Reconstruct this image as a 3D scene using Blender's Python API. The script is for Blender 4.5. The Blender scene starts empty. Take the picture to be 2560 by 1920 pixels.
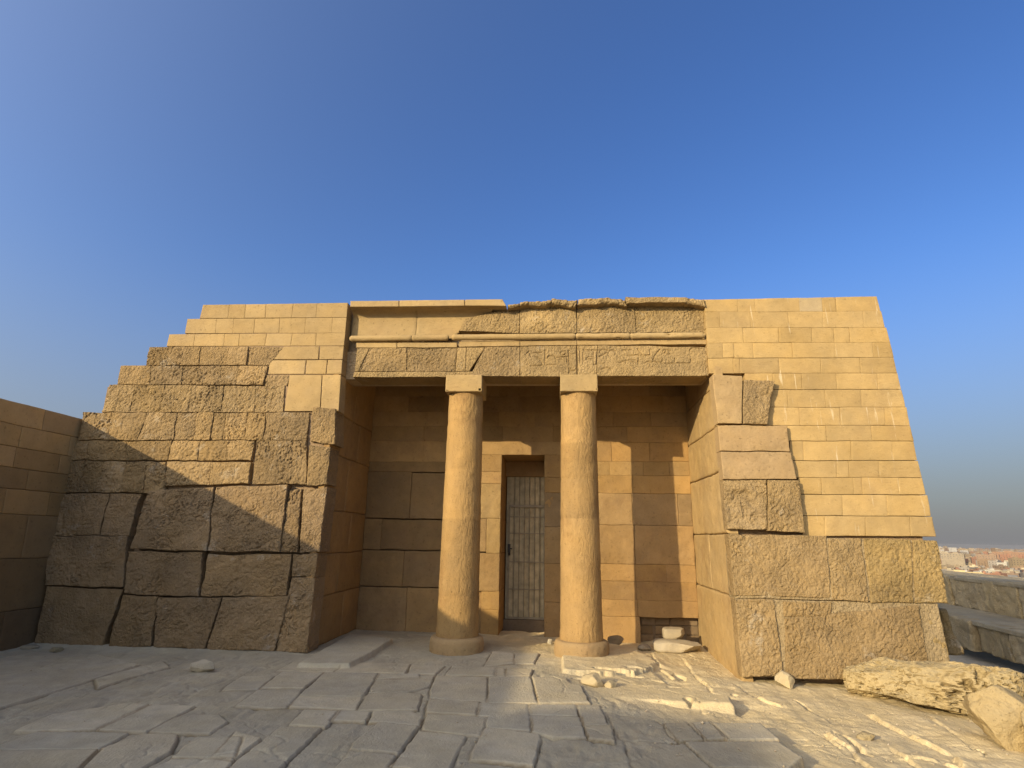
import bpy, math, random
import numpy as np
from math import radians, sin, cos, pi

# ------------------------------------------------------------------ camera, light, exposure
SC = bpy.context.scene
COL = SC.collection
F, PITCH, YAW, ROLL, EYE = 1430.0, radians(15.0), radians(4.5), radians(1.0), 1.65
fw = np.array([-sin(YAW) * cos(PITCH), cos(YAW) * cos(PITCH), sin(PITCH)])
r0 = np.array([cos(YAW), sin(YAW), 0.0])
u0 = np.cross(r0, fw)
RT = r0 * cos(ROLL) + u0 * sin(ROLL)
UP = -r0 * sin(ROLL) + u0 * cos(ROLL)
CAM = np.array([0.0, 0.0, EYE])
cd = bpy.data.cameras.new("camera")
cd.sensor_width = 36.0
cd.lens = F / 2560.0 * 36.0
cd.clip_start = 0.05
cd.clip_end = 30000.0
cam = bpy.data.objects.new("camera", cd)
COL.objects.link(cam)
from mathutils import Matrix, Vector
cam.matrix_world = Matrix(((RT[0], UP[0], -fw[0], CAM[0]), (RT[1], UP[1], -fw[1], CAM[1]),
                           (RT[2], UP[2], -fw[2], CAM[2]), (0, 0, 0, 1)))
SC.camera = cam

SUN_AZ, SUN_EL = radians(41.7), radians(17.05)      # light travels towards +X (sin) and +Y (cos)
SUN_DIR = Vector((sin(SUN_AZ) * cos(SUN_EL), cos(SUN_AZ) * cos(SUN_EL), -sin(SUN_EL)))
sd = bpy.data.lights.new("sun", 'SUN')
sd.energy = 3.9
sd.angle = radians(0.53)
sd.color = (1.0, 0.83, 0.54)
so = bpy.data.objects.new("sun", sd)
so.rotation_euler = SUN_DIR.to_track_quat('-Z', 'Y').to_euler()
so.location = (-30, -30, 30)
COL.objects.link(so)

W = bpy.data.worlds.new("World")
SC.world = W
W.use_nodes = True
wn, wl = W.node_tree.nodes, W.node_tree.links
wn.clear()
sky = wn.new('ShaderNodeTexSky')
sky.sky_type = 'NISHITA'
sky.sun_disc = False
sky.sun_elevation = SUN_EL
sky.sun_rotation = math.pi + SUN_AZ          # sun stands behind and to the left of the camera
sky.altitude = 60
sky.air_density = 1.0
sky.dust_density = 1.0
sky.ozone_density = 3.0
bg = wn.new('ShaderNodeBackground')
bg.inputs['Strength'].default_value = 0.14
wo = wn.new('ShaderNodeOutputWorld')
# dusty air low over the horizon
geo = wn.new('ShaderNodeTexCoord')
sep = wn.new('ShaderNodeSeparateXYZ')
wl.new(geo.outputs['Generated'], sep.inputs[0])
rng_ = wn.new('ShaderNodeMapRange')
rng_.interpolation_type = 'SMOOTHSTEP'
for i_, v_ in ((1, -0.02), (2, 0.44), (3, 0.97), (4, 0.0)):
    rng_.inputs[i_].default_value = v_
wl.new(sep.outputs[2], rng_.inputs[0])
hs = wn.new('ShaderNodeHueSaturation')
hs.inputs['Saturation'].default_value = 1.20
hs.inputs['Hue'].default_value = 0.515
hs.inputs['Value'].default_value = .96
wl.new(sky.outputs[0], hs.inputs['Color'])
mxs = wn.new('ShaderNodeMix')
mxs.data_type = 'RGBA'
wl.new(rng_.outputs[0], mxs.inputs[0])
wl.new(hs.outputs[0], mxs.inputs[6])
mxs.inputs[7].default_value = (1.10, 1.09, 1.16, 1)
# the bright glow that dusty air has round the low sun, behind the camera
dotn = wn.new('ShaderNodeVectorMath')
dotn.operation = 'DOT_PRODUCT'
wl.new(geo.outputs['Generated'], dotn.inputs[0])
dotn.inputs[1].default_value = tuple(-SUN_DIR)
mr2 = wn.new('ShaderNodeMapRange')
for i_, v_ in ((1, -1.0), (2, 1.0), (3, 0.0), (4, 1.0)):
    mr2.inputs[i_].default_value = v_
wl.new(dotn.outputs['Value'], mr2.inputs[0])
pw = wn.new('ShaderNodeMath')
pw.operation = 'POWER'
wl.new(mr2.outputs[0], pw.inputs[0])
pw.inputs[1].default_value = 9.0
glow = wn.new('ShaderNodeVectorMath')
glow.operation = 'SCALE'
glow.inputs[0].default_value = (11.5, 9.7, 7.4)
wl.new(pw.outputs[0], glow.inputs['Scale'])
addg = wn.new('ShaderNodeVectorMath')
addg.operation = 'ADD'
wl.new(mxs.outputs[2], addg.inputs[0])
wl.new(glow.outputs[0], addg.inputs[1])
# and a wide, weak brightening of the air on that side of the sky
pw2 = wn.new('ShaderNodeMath')
pw2.operation = 'POWER'
wl.new(mr2.outputs[0], pw2.inputs[0])
pw2.inputs[1].default_value = 3.2
glow2 = wn.new('ShaderNodeVectorMath')
glow2.operation = 'SCALE'
glow2.inputs[0].default_value = (2.3, 2.75, 3.1)
wl.new(pw2.outputs[0], glow2.inputs['Scale'])
addh = wn.new('ShaderNodeVectorMath')
addh.operation = 'ADD'
wl.new(addg.outputs[0], addh.inputs[0])
wl.new(glow2.outputs[0], addh.inputs[1])
wl.new(addh.outputs[0], bg.inputs[0])
wl.new(bg.outputs[0], wo.inputs[0])

SC.view_settings.view_transform = 'Standard'
SC.view_settings.look = 'None'
SC.view_settings.gamma = 1.0
SC.view_settings.exposure = 0.51
SC.cycles.use_denoising = True
SC.cycles.denoising_prefilter = 'NONE'
SC.cycles.adaptive_threshold = 0.004
SC.cycles.sample_clamp_indirect = 6.0
SC.cycles.max_bounces = 6
SC.cycles.diffuse_bounces = 4

rng = random.Random(7)
NR = np.random.RandomState(11)

# ------------------------------------------------------------------ helpers
_perm = NR.permutation(256)
_perm = np.concatenate([_perm, _perm, _perm])
_g = NR.normal(size=(256, 3))
_g /= np.linalg.norm(_g, axis=1)[:, None]


def pn(P):
    P = np.asarray(P, float)
    I = np.floor(P).astype(int)
    f = P - I
    I &= 255
    w = f * f * f * (f * (f * 6 - 15) + 10)
    out = 0
    for dx in (0, 1):
        wx = w[..., 0] if dx else 1 - w[..., 0]
        for dy in (0, 1):
            wy = w[..., 1] if dy else 1 - w[..., 1]
            for dz in (0, 1):
                wz = w[..., 2] if dz else 1 - w[..., 2]
                h = _perm[_perm[_perm[(I[..., 0] + dx) & 255] + ((I[..., 1] + dy) & 255)] + ((I[..., 2] + dz) & 255)]
                g = _g[h]
                out = out + wx * wy * wz * (g[..., 0] * (f[..., 0] - dx) + g[..., 1] * (f[..., 1] - dy) + g[..., 2] * (f[..., 2] - dz))
    return out * 1.6


def fbm(P, o=4, gain=0.5):
    P = np.asarray(P, float)
    a, s, t = 1.0, 0, 0
    for i in range(o):
        s = s + a * pn(P * (2.03 ** i) + 17.3 * i)
        t += a
        a *= gain
    return s / t


def ridge(P, o=3):
    P = np.asarray(P, float)
    s, a, t = 0, 1.0, 0
    for i in range(o):
        s = s + a * (1 - np.abs(pn(P * (2.03 ** i) + 5.1 * i)) * 2)
        t += a
        a *= 0.5
    return s / t


def poly_sd(X, Y, poly):
    """signed distance, positive inside"""
    d = np.full(X.shape, 1e9)
    ins = np.zeros(X.shape, bool)
    n = len(poly)
    for i in range(n):
        x0, y0 = poly[i]
        x1, y1 = poly[(i + 1) % n]
        ex, ey = x1 - x0, y1 - y0
        t = np.clip(((X - x0) * ex + (Y - y0) * ey) / (ex * ex + ey * ey + 1e-12), 0, 1)
        d = np.minimum(d, np.hypot(X - x0 - t * ex, Y - y0 - t * ey))
        c = ((y0 > Y) != (y1 > Y)) & (X < ex * (Y - y0) / (ey + 1e-12) + x0)
        ins ^= c
    return np.where(ins, d, -d)


def sst(a, b, x):
    t = np.clip((x - a) / (b - a), 0, 1)
    return t * t * (3 - 2 * t)


class MB:
    def __init__(self):
        self.V, self.Q, self.T3, self.C, self.n = [], [], [], [], 0

    def add(self, v, quads=None, tris=None, col=(1, 1, 1)):
        v = np.asarray(v, float)
        c = np.asarray(col, float)
        if c.ndim == 1:
            c = np.repeat(c[None, :], len(v), 0)
        self.V.append(v)
        self.C.append(c)
        if quads is not None and len(quads):
            self.Q.append(np.asarray(quads, int) + self.n)
        if tris is not None and len(tris):
            self.T3.append(np.asarray(tris, int) + self.n)
        self.n += len(v)

    def box(self, a, b, col=(1, 1, 1)):
        x0, y0, z0 = a
        x1, y1, z1 = b
        v = [(x0, y0, z0), (x1, y0, z0), (x1, y1, z0), (x0, y1, z0), (x0, y0, z1), (x1, y0, z1), (x1, y1, z1), (x0, y1, z1)]
        self.add(v, [(0, 3, 2, 1), (4, 5, 6, 7), (0, 1, 5, 4), (1, 2, 6, 5), (2, 3, 7, 6), (3, 0, 4, 7)], col=col)

    def grid(self, P, col=(1, 1, 1), flip=False):
        """P : (n, m, 3)"""
        n, m = P.shape[:2]
        idx = np.arange(n * m).reshape(n, m)
        q = np.stack([idx[:-1, :-1], idx[:-1, 1:], idx[1:, 1:], idx[1:, :-1]], -1).reshape(-1, 4)
        if flip:
            q = q[:, ::-1]
        c = np.asarray(col, float)
        if c.ndim == 3:
            c = c.reshape(-1, 3)
        self.add(P.reshape(-1, 3), q, col=c)

    def lathe(self, prof, cx, cy, n=48, col=(1, 1, 1), bump=0.0, frq=6.0, cap=True):
        """prof : list of (r, z) from the bottom up"""
        prof = np.array(prof, float)
        a = np.linspace(0, 2 * pi, n + 1)
        R_ = np.repeat(prof[:, 0][:, None], n + 1, 1)
        Z = np.repeat(prof[:, 1][:, None], n + 1, 1)
        P = np.stack([R_ * np.cos(a), R_ * np.sin(a), Z], -1)
        if bump:
            d = bump * fbm(P * frq, 4)
            d[:, -1] = d[:, 0]
            k = 1 + d / np.maximum(R_, .05)
            P[..., 0] *= k
            P[..., 1] *= k
        P[..., 0] += cx
        P[..., 1] += cy
        self.grid(P, col=col)
        if cap:
            for i, z in ((0, prof[0, 1]), (len(prof) - 1, prof[-1, 1])):
                ring = P[i, :-1]
                c = np.array([[cx, cy, z]])
                v = np.concatenate([ring, c])
                k = np.arange(n)
                t = np.stack([k, (k + 1) % n, np.full(n, n)], -1)
                self.add(v, tris=t if i else t[:, ::-1], col=(col if np.ndim(col) == 1 else (.5, .4, .25)))

    def build(self, name, mat, parent=None, sharp=50, loc=None):
        V = np.concatenate(self.V)
        C = np.concatenate(self.C)
        off = np.zeros(3)
        if parent is not None:
            p = parent
            while p is not None:
                off += np.array(p.location)
                p = p.parent
        elif loc is not None:
            off = np.array(loc, float)
        V = V - off
        Q = np.concatenate(self.Q) if self.Q else np.zeros((0, 4), int)
        T = np.concatenate(self.T3) if self.T3 else np.zeros((0, 3), int)
        me = bpy.data.meshes.new(name)
        me.vertices.add(len(V))
        me.vertices.foreach_set('co', V.astype(np.float32).ravel())
        nl = Q.size + T.size
        me.loops.add(nl)
        me.loops.foreach_set('vertex_index', np.concatenate([Q.ravel(), T.ravel()]).astype(np.int32))
        me.polygons.add(len(Q) + len(T))
        st = np.concatenate([np.arange(len(Q)) * 4, Q.size + np.arange(len(T)) * 3]).astype(np.int32)
        me.polygons.foreach_set('loop_start', st)
        me.update(calc_edges=True)
        me.validate()
        at = me.attributes.new('tint', 'FLOAT_COLOR', 'POINT')
        at.data.foreach_set('color', np.concatenate([C, np.ones((len(C), 1))], 1).astype(np.float32).ravel())
        me.polygons.foreach_set('use_smooth', [True] * len(me.polygons))
        me.set_sharp_from_angle(angle=radians(sharp))
        me.materials.append(mat)
        o = bpy.data.objects.new(name, me)
        COL.objects.link(o)
        if parent is not None:
            o.parent = parent
        elif loc is not None:
            o.location = loc
        return o


def empty(name, loc):
    o = bpy.data.objects.new(name, None)
    o.empty_display_size = 0.3
    o.location = loc
    COL.objects.link(o)
    return o


def tag(o, label=None, cat=None, group=None, kind=None):
    if label:
        o['label'] = label
    if cat:
        o['category'] = cat
    if group:
        o['group'] = group
    if kind:
        o['kind'] = kind
    return o


# measuring from the photograph: a photo pixel (2560 x 1920) meets a real plane of the place
def ray(x, y):
    return RT * (x - 1280) / F - UP * (y - 960) / F + fw


def on_plane(x, y, p, n):
    d = ray(x, y)
    n = np.array(n, float)
    return CAM + d * (np.dot(np.array(p, float) - CAM, n) / np.dot(d, n))


BAT = 0.072          # the front leans back
FY = 8.63


def onF(x, y, d=0.0):
    p = on_plane(x, y, (0, FY - d, 0), (0, 1, -BAT))
    return p[0], p[2]


def onY(x, y, Y):
    p = on_plane(x, y, (0, Y, 0), (0, 1, 0))
    return p[0], p[2]


def onZ(x, y, Z=0.0):
    p = on_plane(x, y, (0, 0, Z), (0, 0, 1))
    return p[0], p[1]


def mapF(u, v, d):
    return np.stack([u, FY + BAT * v - d, v], -1)


BY = 10.85


def mapB(u, v, d):
    return np.stack([u, BY - d, v], -1)


def mapL(X):                 # faces +X ; u grows towards -Y so that the winding stays outward
    return lambda u, v, d: np.stack([X + d, -u, v], -1)


def mapR(X):                 # faces -X
    return lambda u, v, d: np.stack([X - d, u, v], -1)


KS = np.array((.645, .593, .48))       # measured limestone is darker than first guessed


def block(mb, mp, q, out=0.0, back=0.25, res=0.028, er=0.02, amp=0.004, frq=5.0, gap=0.006, wob=0.0, chip=0.0,
          col=(.5, .4, .25), bul=0.0, rid=0.0, carve=None, o=4, cvar=0.05, peck=0.0):
    q = np.array(q, float)
    col = np.array(col) * KS
    w = max(.02, (np.hypot(*(q[1] - q[0])) + np.hypot(*(q[2] - q[3]))) / 2)
    h = max(.02, (np.hypot(*(q[3] - q[0])) + np.hypot(*(q[2] - q[1]))) / 2)

    def par(L):
        n = max(2, int(math.ceil(L / res)))
        e = [0, .12 * er / L, .35 * er / L, .7 * er / L]
        b = min(.35, er / L)
        mid = np.linspace(b, 1 - b, n)
        e = [x for x in e if x < b]
        return np.concatenate([e, mid, [1 - x for x in e[::-1]]])
    s, t = par(w), par(h)
    S, Tt = np.meshgrid(s, t)
    es = np.minimum(S, 1 - S) * w
    et = np.minimum(Tt, 1 - Tt) * h
    e = np.minimum(es, et)
    gs, gt = min(.4, gap / w), min(.4, gap / h)
    S2 = gs + S * (1 - 2 * gs)
    T2 = gt + Tt * (1 - 2 * gt)
    U = (1 - S2) * (1 - T2) * q[0, 0] + S2 * (1 - T2) * q[1, 0] + S2 * T2 * q[2, 0] + (1 - S2) * T2 * q[3, 0]
    Vv = (1 - S2) * (1 - T2) * q[0, 1] + S2 * (1 - T2) * q[1, 1] + S2 * T2 * q[2, 1] + (1 - S2) * T2 * q[3, 1]
    sh = q.sum() % 7
    N3 = np.stack([U, Vv, np.full_like(U, sh)], -1)
    N0 = np.stack([U, Vv, np.zeros_like(U)], -1)
    if wob:
        U = U + wob * fbm(N0 * 2.3, 3)
        Vv = Vv + wob * fbm(N0 * 2.3 + 31.7, 3)
    el = er * (1 + chip * 6 * np.clip(fbm(N3 * 7 + 3, 3), 0, 1))
    r = 1 - np.clip(e / el, 0, 1)
    drop = el * (1 - np.sqrt(np.clip(1 - r * r, 0, 1)))
    d = out - drop + bul * (1 - (2 * S - 1) ** 2) * (1 - (2 * Tt - 1) ** 2) + amp * fbm(N3 * frq, o)
    if rid:
        d = d - rid * np.clip(ridge(N3 * frq * 1.6 + 9, 3) - .45, 0, 1)
    if peck:
        pk = pn(N3 * np.array([30, 24, 1]) + 2.5 * fbm(N3 * 6, 2)[..., None])
        d = d - peck * (sst(.0, .45, pk) * (.5 + sst(-.1, .3, fbm(N3 * 2.2 + 21, 3))))
    if carve is not None:
        d = d + carve(U, Vv)
    P = mp(U, Vv, d)
    c = np.array(col) * (1 + cvar * fbm(N3 * 2.7 + 50, 3))[..., None]
    n, m = U.shape
    mb.grid(P, col=c, flip=True)
    # skirt
    ring = [(0, j) for j in range(m)] + [(i, m - 1) for i in range(1, n)] + [(n - 1, j) for j in range(m - 2, -1, -1)] + [(i, 0) for i in range(n - 2, 0, -1)]
    ii = np.array([a for a, b in ring])
    jj = np.array([b for a, b in ring])
    top = P[ii, jj]
    bot = mp(U[ii, jj], Vv[ii, jj], np.full(len(ii), out - back))
    k = len(ii)
    v = np.concatenate([top, bot])
    a = np.arange(k)
    b = (a + 1) % k
    mb.add(v, np.stack([a, b, b + k, a + k], -1), col=np.array(col))


def jit(c, s=0.05):
    f = 1 + rng.uniform(-s, s)
    h = rng.uniform(-s, s) * .35
    return (c[0] * f * (1 + h * .3), c[1] * f, c[2] * f * (1 - h))


# ------------------------------------------------------------------ materials
def stone(name, bump=0.5, dist=0.02, scale=14.0, pit=0.0, streak=0.0, var=0.12, rough=0.92, stretch=(1, 1, 1), stain=0.0,
          stain_col=(.12, .08, .05), grain=60.0, speck=.28, bloom=0.0):
    m = bpy.data.materials.new(name)
    m.use_nodes = True
    nt = m.node_tree
    n, l = nt.nodes, nt.links
    n.clear()
    out = n.new('ShaderNodeOutputMaterial')
    bs = n.new('ShaderNodeBsdfPrincipled')
    bs.inputs['Roughness'].default_value = rough
    bs.inputs['Specular IOR Level'].default_value = 0.15
    l.new(bs.outputs[0], out.inputs[0])
    at = n.new('ShaderNodeAttribute')
    at.attribute_name = 'tint'
    tc = n.new('ShaderNodeTexCoord')
    mp = n.new('ShaderNodeMapping')
    mp.inputs['Scale'].default_value = stretch
    l.new(tc.outputs['Object'], mp.inputs[0])

    def noise(sc, det=5, ro=.55, src=None):
        x = n.new('ShaderNodeTexNoise')
        x.inputs['Scale'].default_value = sc
        x.inputs['Detail'].default_value = det
        x.inputs['Roughness'].default_value = ro
        l.new((src or tc.outputs['Object']), x.inputs['Vector'])
        return x

    def math_(op, a, b):
        x = n.new('ShaderNodeMath')
        x.operation = op
        for i, v in enumerate((a, b)):
            if isinstance(v, (int, float)):
                x.inputs[i].default_value = v
            else:
                l.new(v, x.inputs[i])
        return x.outputs[0]
    big = noise(1.1, 6, .6)
    fine = noise(grain, 4, .7)
    med = noise(7.0, 5, .6)
    # value multiplier
    v = math_('ADD', math_('MULTIPLY', math_('SUBTRACT', big.outputs[0], .5), var * 3.0),
              math_('ADD', math_('MULTIPLY', math_('SUBTRACT', fine.outputs[0], .5), var * 1.6),
                    math_('MULTIPLY', math_('SUBTRACT', med.outputs[0], .5), var * 2.2)))
    v = math_('ADD', v, 1.0)
    mul = n.new('ShaderNodeMix')
    mul.data_type = 'RGBA'
    mul.blend_type = 'MULTIPLY'
    mul.inputs[0].default_value = 1.0
    l.new(at.outputs['Color'], mul.inputs[6])
    cb = n.new('ShaderNodeCombineColor')
    for i in range(3):
        l.new(v, cb.inputs[i])
    l.new(cb.outputs[0], mul.inputs[7])
    colo = mul.outputs[2]
    if stain:
        sn = noise(1.7, 7, .65)
        rmp = n.new('ShaderNodeMapRange')
        rmp.inputs[1].default_value = .52
        rmp.inputs[2].default_value = .72
        rmp.inputs[4].default_value = stain
        l.new(sn.outputs[0], rmp.inputs[0])
        mx = n.new('ShaderNodeMix')
        mx.data_type = 'RGBA'
        l.new(rmp.outputs[0], mx.inputs[0])
        l.new(colo, mx.inputs[6])
        mx.inputs[7].default_value = (*stain_col, 1)
        colo = mx.outputs[2]
    if bloom:
        bn = noise(2.6, 9, .7)
        rb = n.new('ShaderNodeMapRange')
        for i_, v_ in ((1, .60), (2, .68), (3, 0.0), (4, bloom)):
            rb.inputs[i_].default_value = v_
        l.new(bn.outputs[0], rb.inputs[0])
        mx = n.new('ShaderNodeMix')
        mx.data_type = 'RGBA'
        l.new(rb.outputs[0], mx.inputs[0])
        l.new(colo, mx.inputs[6])
        mx.inputs[7].default_value = (.50, .44, .34, 1)
        colo = mx.outputs[2]
    if streak:
        mp2 = n.new('ShaderNodeMapping')
        mp2.inputs['Scale'].default_value = (22, 22, .9)
        l.new(tc.outputs['Object'], mp2.inputs[0])
        sk = noise(1.0, 3, .5, mp2.outputs[0])
        rmp = n.new('ShaderNodeMapRange')
        rmp.inputs[1].default_value = .66
        rmp.inputs[2].default_value = .74
        rmp.inputs[4].default_value = streak
        l.new(sk.outputs[0], rmp.inputs[0])
        mx = n.new('ShaderNodeMix')
        mx.data_type = 'RGBA'
        l.new(rmp.outputs[0], mx.inputs[0])
        l.new(colo, mx.inputs[6])
        mx.inputs[7].default_value = (.62, .52, .36, 1)
        colo = mx.outputs[2]
    # pores and specks with their own colour
    sp = noise(scale * 2.6, 3, .6)
    rs_ = n.new('ShaderNodeMapRange')
    for i_, v_ in ((1, .60), (2, .72), (3, 1.0), (4, 1.0 - speck)):
        rs_.inputs[i_].default_value = v_
    l.new(sp.outputs[0], rs_.inputs[0])
    m3 = n.new('ShaderNodeVectorMath')
    m3.operation = 'SCALE'
    l.new(colo, m3.inputs[0])
    l.new(rs_.outputs[0], m3.inputs['Scale'])
    hu = noise(2.3, 4, .6)
    hm_ = n.new('ShaderNodeMix')
    hm_.data_type = 'RGBA'
    l.new(hu.outputs[0], hm_.inputs[0])
    hm_.inputs[6].default_value = (.90, .94, 1.06, 1)
    hm_.inputs[7].default_value = (1.10, 1.05, .90, 1)
    m4 = n.new('ShaderNodeVectorMath')
    m4.operation = 'MULTIPLY'
    l.new(m3.outputs[0], m4.inputs[0])
    l.new(hm_.outputs[2], m4.inputs[1])
    l.new(m4.outputs[0], bs.inputs['Base Color'])
    # relief : fractal roughness with sharp crevices, strong in some places and weak in others
    b1 = noise(scale, 8, .66, mp.outputs[0])
    rd = noise(scale * .8, 6, .55, mp.outputs[0])
    rd.noise_type = 'RIDGED_MULTIFRACTAL'
    rd.inputs['Offset'].default_value = .9
    hgt = math_('SUBTRACT', b1.outputs[0], math_('MULTIPLY', rd.outputs[0], pit * .22))
    msk = noise(1.6, 4, .55)
    mr_ = n.new('ShaderNodeMapRange')
    for i_, v_ in ((1, .35), (2, .65), (3, .45), (4, 1.25)):
        mr_.inputs[i_].default_value = v_
    l.new(msk.outputs[0], mr_.inputs[0])
    hgt = math_('MULTIPLY', hgt, mr_.outputs[0])
    hgt = math_('ADD', hgt, math_('MULTIPLY', fine.outputs[0], .15))
    bp = n.new('ShaderNodeBump')
    bp.inputs['Strength'].default_value = bump
    bp.inputs['Distance'].default_value = dist
    l.new(hgt, bp.inputs['Height'])
    l.new(bp.outputs[0], bs.inputs['Normal'])
    return m


def plain(name, col, rough=.6, metal=0.0, nz=0.1):
    m = bpy.data.materials.new(name)
    m.use_nodes = True
    n, l = m.node_tree.nodes, m.node_tree.links
    bs = n['Principled BSDF']
    bs.inputs['Roughness'].default_value = rough
    bs.inputs['Metallic'].default_value = metal
    tc = n.new('ShaderNodeTexCoord')
    x = n.new('ShaderNodeTexNoise')
    x.inputs['Scale'].default_value = 9
    x.inputs['Detail'].default_value = 6
    l.new(tc.outputs['Object'], x.inputs['Vector'])
    cr = n.new('ShaderNodeValToRGB')
    cr.color_ramp.elements[0].position = .3
    cr.color_ramp.elements[1].position = .7
    cr.color_ramp.elements[0].color = (*[c * (1 - nz * 2) for c in col], 1)
    cr.color_ramp.elements[1].color = (*[min(1, c * (1 + nz)) for c in col], 1)
    l.new(x.outputs[0], cr.inputs[0])
    l.new(cr.outputs[0], bs.inputs['Base Color'])
    return m


M_SMOOTH = stone('smooth_limestone', bump=.6, dist=.018, scale=9, pit=.3, streak=.0, var=.17, stretch=(1, 1, 2.4), stain=.5, stain_col=(.30, .20, .10), speck=.34)
M_SMOOTHS = stone('streaked_limestone', bump=.6, dist=.018, scale=9, pit=.3, streak=.5, var=.17, stretch=(1, 1, 2.4), stain=.55, stain_col=(.27, .175, .08), speck=.22)
M_ROUGH = stone('rough_limestone', bump=1.0, dist=.05, scale=24, pit=1.0, var=.20, stain=.35, stain_col=(.20, .145, .085), speck=.45, bloom=.35)
M_PORT = stone('portico_limestone', bump=.7, dist=.02, scale=8, pit=.4, var=.18, stain=.5, stain_col=(.20, .12, .06))
M_COLM = stone('column_limestone', bump=1.0, dist=.03, scale=17, pit=.8, var=.16, stretch=(1, 1, .4), stain=.75, stain_col=(.22, .125, .05), speck=.5)
M_WALLS = stone('enclosure_limestone', bump=.4, dist=.014, scale=8, pit=.2, var=.14, stain=.3, stain_col=(.16, .10, .055))
M_CORE = stone('core_rubble', bump=.8, dist=.04, scale=7, pit=.5, var=.2)
M_PAVE = stone('pavement_stone', bump=.8, dist=.014, scale=34, pit=.6, var=.13, stretch=(1, .55, 1), grain=90)
M_BOUL = stone('boulder_limestone', bump=.9, dist=.035, scale=16, pit=.9, var=.14, speck=.4)
M_PALE = stone('pale_limestone', bump=.6, dist=.01, scale=25, pit=.4, var=.10)
M_GROUND = stone('dusty_ground', bump=.6, dist=.05, scale=3, pit=.4, var=.15, grain=20)

C_SM = (.54, .405, .225)
C_RO = (.44, .325, .19)
C_PO = (.47, .315, .155)
C_CO = (.325, .205, .082)

# ------------------------------------------------------------------ the tomb
tomb = empty('stone_tomb', (-0.5, 8.63, 0))
tag(tomb, 'sunlit limestone mastaba tomb with two round columns, a stepped ruined wing and a barred doorway', 'tomb')

Z1 = lambda x, y: (x * .38879, 720 + y * .38879)
Z2 = lambda x, y: (x * .38879, 1275 + y * .38879)
Z3 = lambda x, y: (820 + x * .22604, 720 + y * .22604)
Z4 = lambda x, y: (1300 + x * .22604, 720 + y * .22604)
ZR = lambda x, y: (1700 + x * .36157, 720 + y * .36157)
ZL = lambda x, y: (1700 + x * .40395, 1250 + y * .40395)
Z7 = lambda x, y: (1180 + x * .3436, 1080 + y * .3436)
ZC1 = lambda x, y: (820 + x * .4583, 920 + y * .4583)
ZC2 = lambda x, y: (1300 + x * .4583, 920 + y * .4583)
XL, XR = -3.60, 2.47


def qF(Z, pts, d=0.0):
    return [onF(*Z(*p), d) for p in pts]


# --- stepped wing: smooth courses at the top
smooth_rows = [  # ((yTop at left, yTop at right), (yBottom l, r), joints [(xTop, xBottom)...])
    ((107, 95), (195, 188), [(1305, 1283), (1475, 1465), (1578, 1572), (1712, 1705), (1885, 1875), (2040, 2030), (2236, 2228)]),
    ((198, 190), (292, 288), [(1205, 1188), (1392, 1385), (1502, 1496), (1640, 1630), (1800, 1793), (1967, 1958), (2140, 2130), (2228, 2220)]),
    ((298, 288), (374, 371), [(1087, 1070), (1255, 1243), (1445, 1438), (1540, 1533), (1715, 1703), (1880, 1868), (2035, 2030), (2220, 2211)]),
]
mb = MB()
for (ya, yb), (yc, yd), js in smooth_rows:
    xa, xb = js[0][0], js[-1][0]
    for (a, a2), (b, b2) in zip(js[:-1], js[1:]):
        f = lambda x: (x - xa) / (xb - xa)
        q = [(a, ya + (yb - ya) * f(a)), (b, ya + (yb - ya) * f(b)), (b2, yc + (yd - yc) * f(b2)), (a2, yc + (yd - yc) * f(a2))]
        block(mb, mapF, qF(Z1, q), col=jit(C_SM, .09), amp=.005, er=rng.choice([.003, .005, .010]), gap=.0008, wob=.006, chip=.06)
for q in [[(1828, 376), (2052, 374), (2046, 458), (1740, 460)], [(2060, 374), (2210, 374), (2203, 458), (2052, 459)],
          [(1735, 464), (1968, 463), (1958, 554), (1722, 555)], [(1972, 463), (2103, 462), (2095, 553), (1963, 554)],
          [(2107, 462), (2202, 461), (2195, 552), (2099, 553)],
          [(1862, 560), (2070, 559), (2056, 790), (1828, 792)], [(2074, 559), (2193, 557), (2178, 790), (2060, 790)]]:
    block(mb, mapF, qF(Z1, q), col=jit(C_SM, .10), amp=.006, er=rng.choice([.004, .007, .010]), gap=.001, wob=.006, chip=.08)
mb.build('smooth_masonry', M_SMOOTH, tomb)

rough_rows = [
    ((375, 375), (496, 492), [(955, 930), (1082, 1070), (1290, 1278), (1468, 1452), (1598, 1580), (1820, 1725)]),
    ((498, 498), (620, 620), [(775, 750), (968, 955), (1175, 1160), (1350, 1330), (1534, 1518), (1722, 1690)]),
    ((620, 628), (797, 795), [(700, 648), (860, 830), (1055, 1030), (1235, 1200), (1437, 1415), (1636, 1632), (1828, 1812)]),
    ((800, 796), (976, 978), [(530, 495), (712, 695), (944, 880), (1142, 1108), (1262, 1240), (1372, 1345), (1448, 1425), (1592, 1568), (1708, 1690), (1988, 1972)]),
    ((978, 980), (1106, 1108), [(462, 440), (566, 540), (810, 795), (1100, 1074), (1280, 1265), (1455, 1450), (1632, 1612)]),
    ((1107, 1116), (1312, 1318), [(440, 396), (538, 492), (665, 606), (806, 766), (944, 916), (1066, 1048)]),
    ((1112, 1120), (1270, 1256), [(1068, 1050), (1352, 1342), (1612, 1598)]),
]
nb = 0
ROUGH = []
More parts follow.
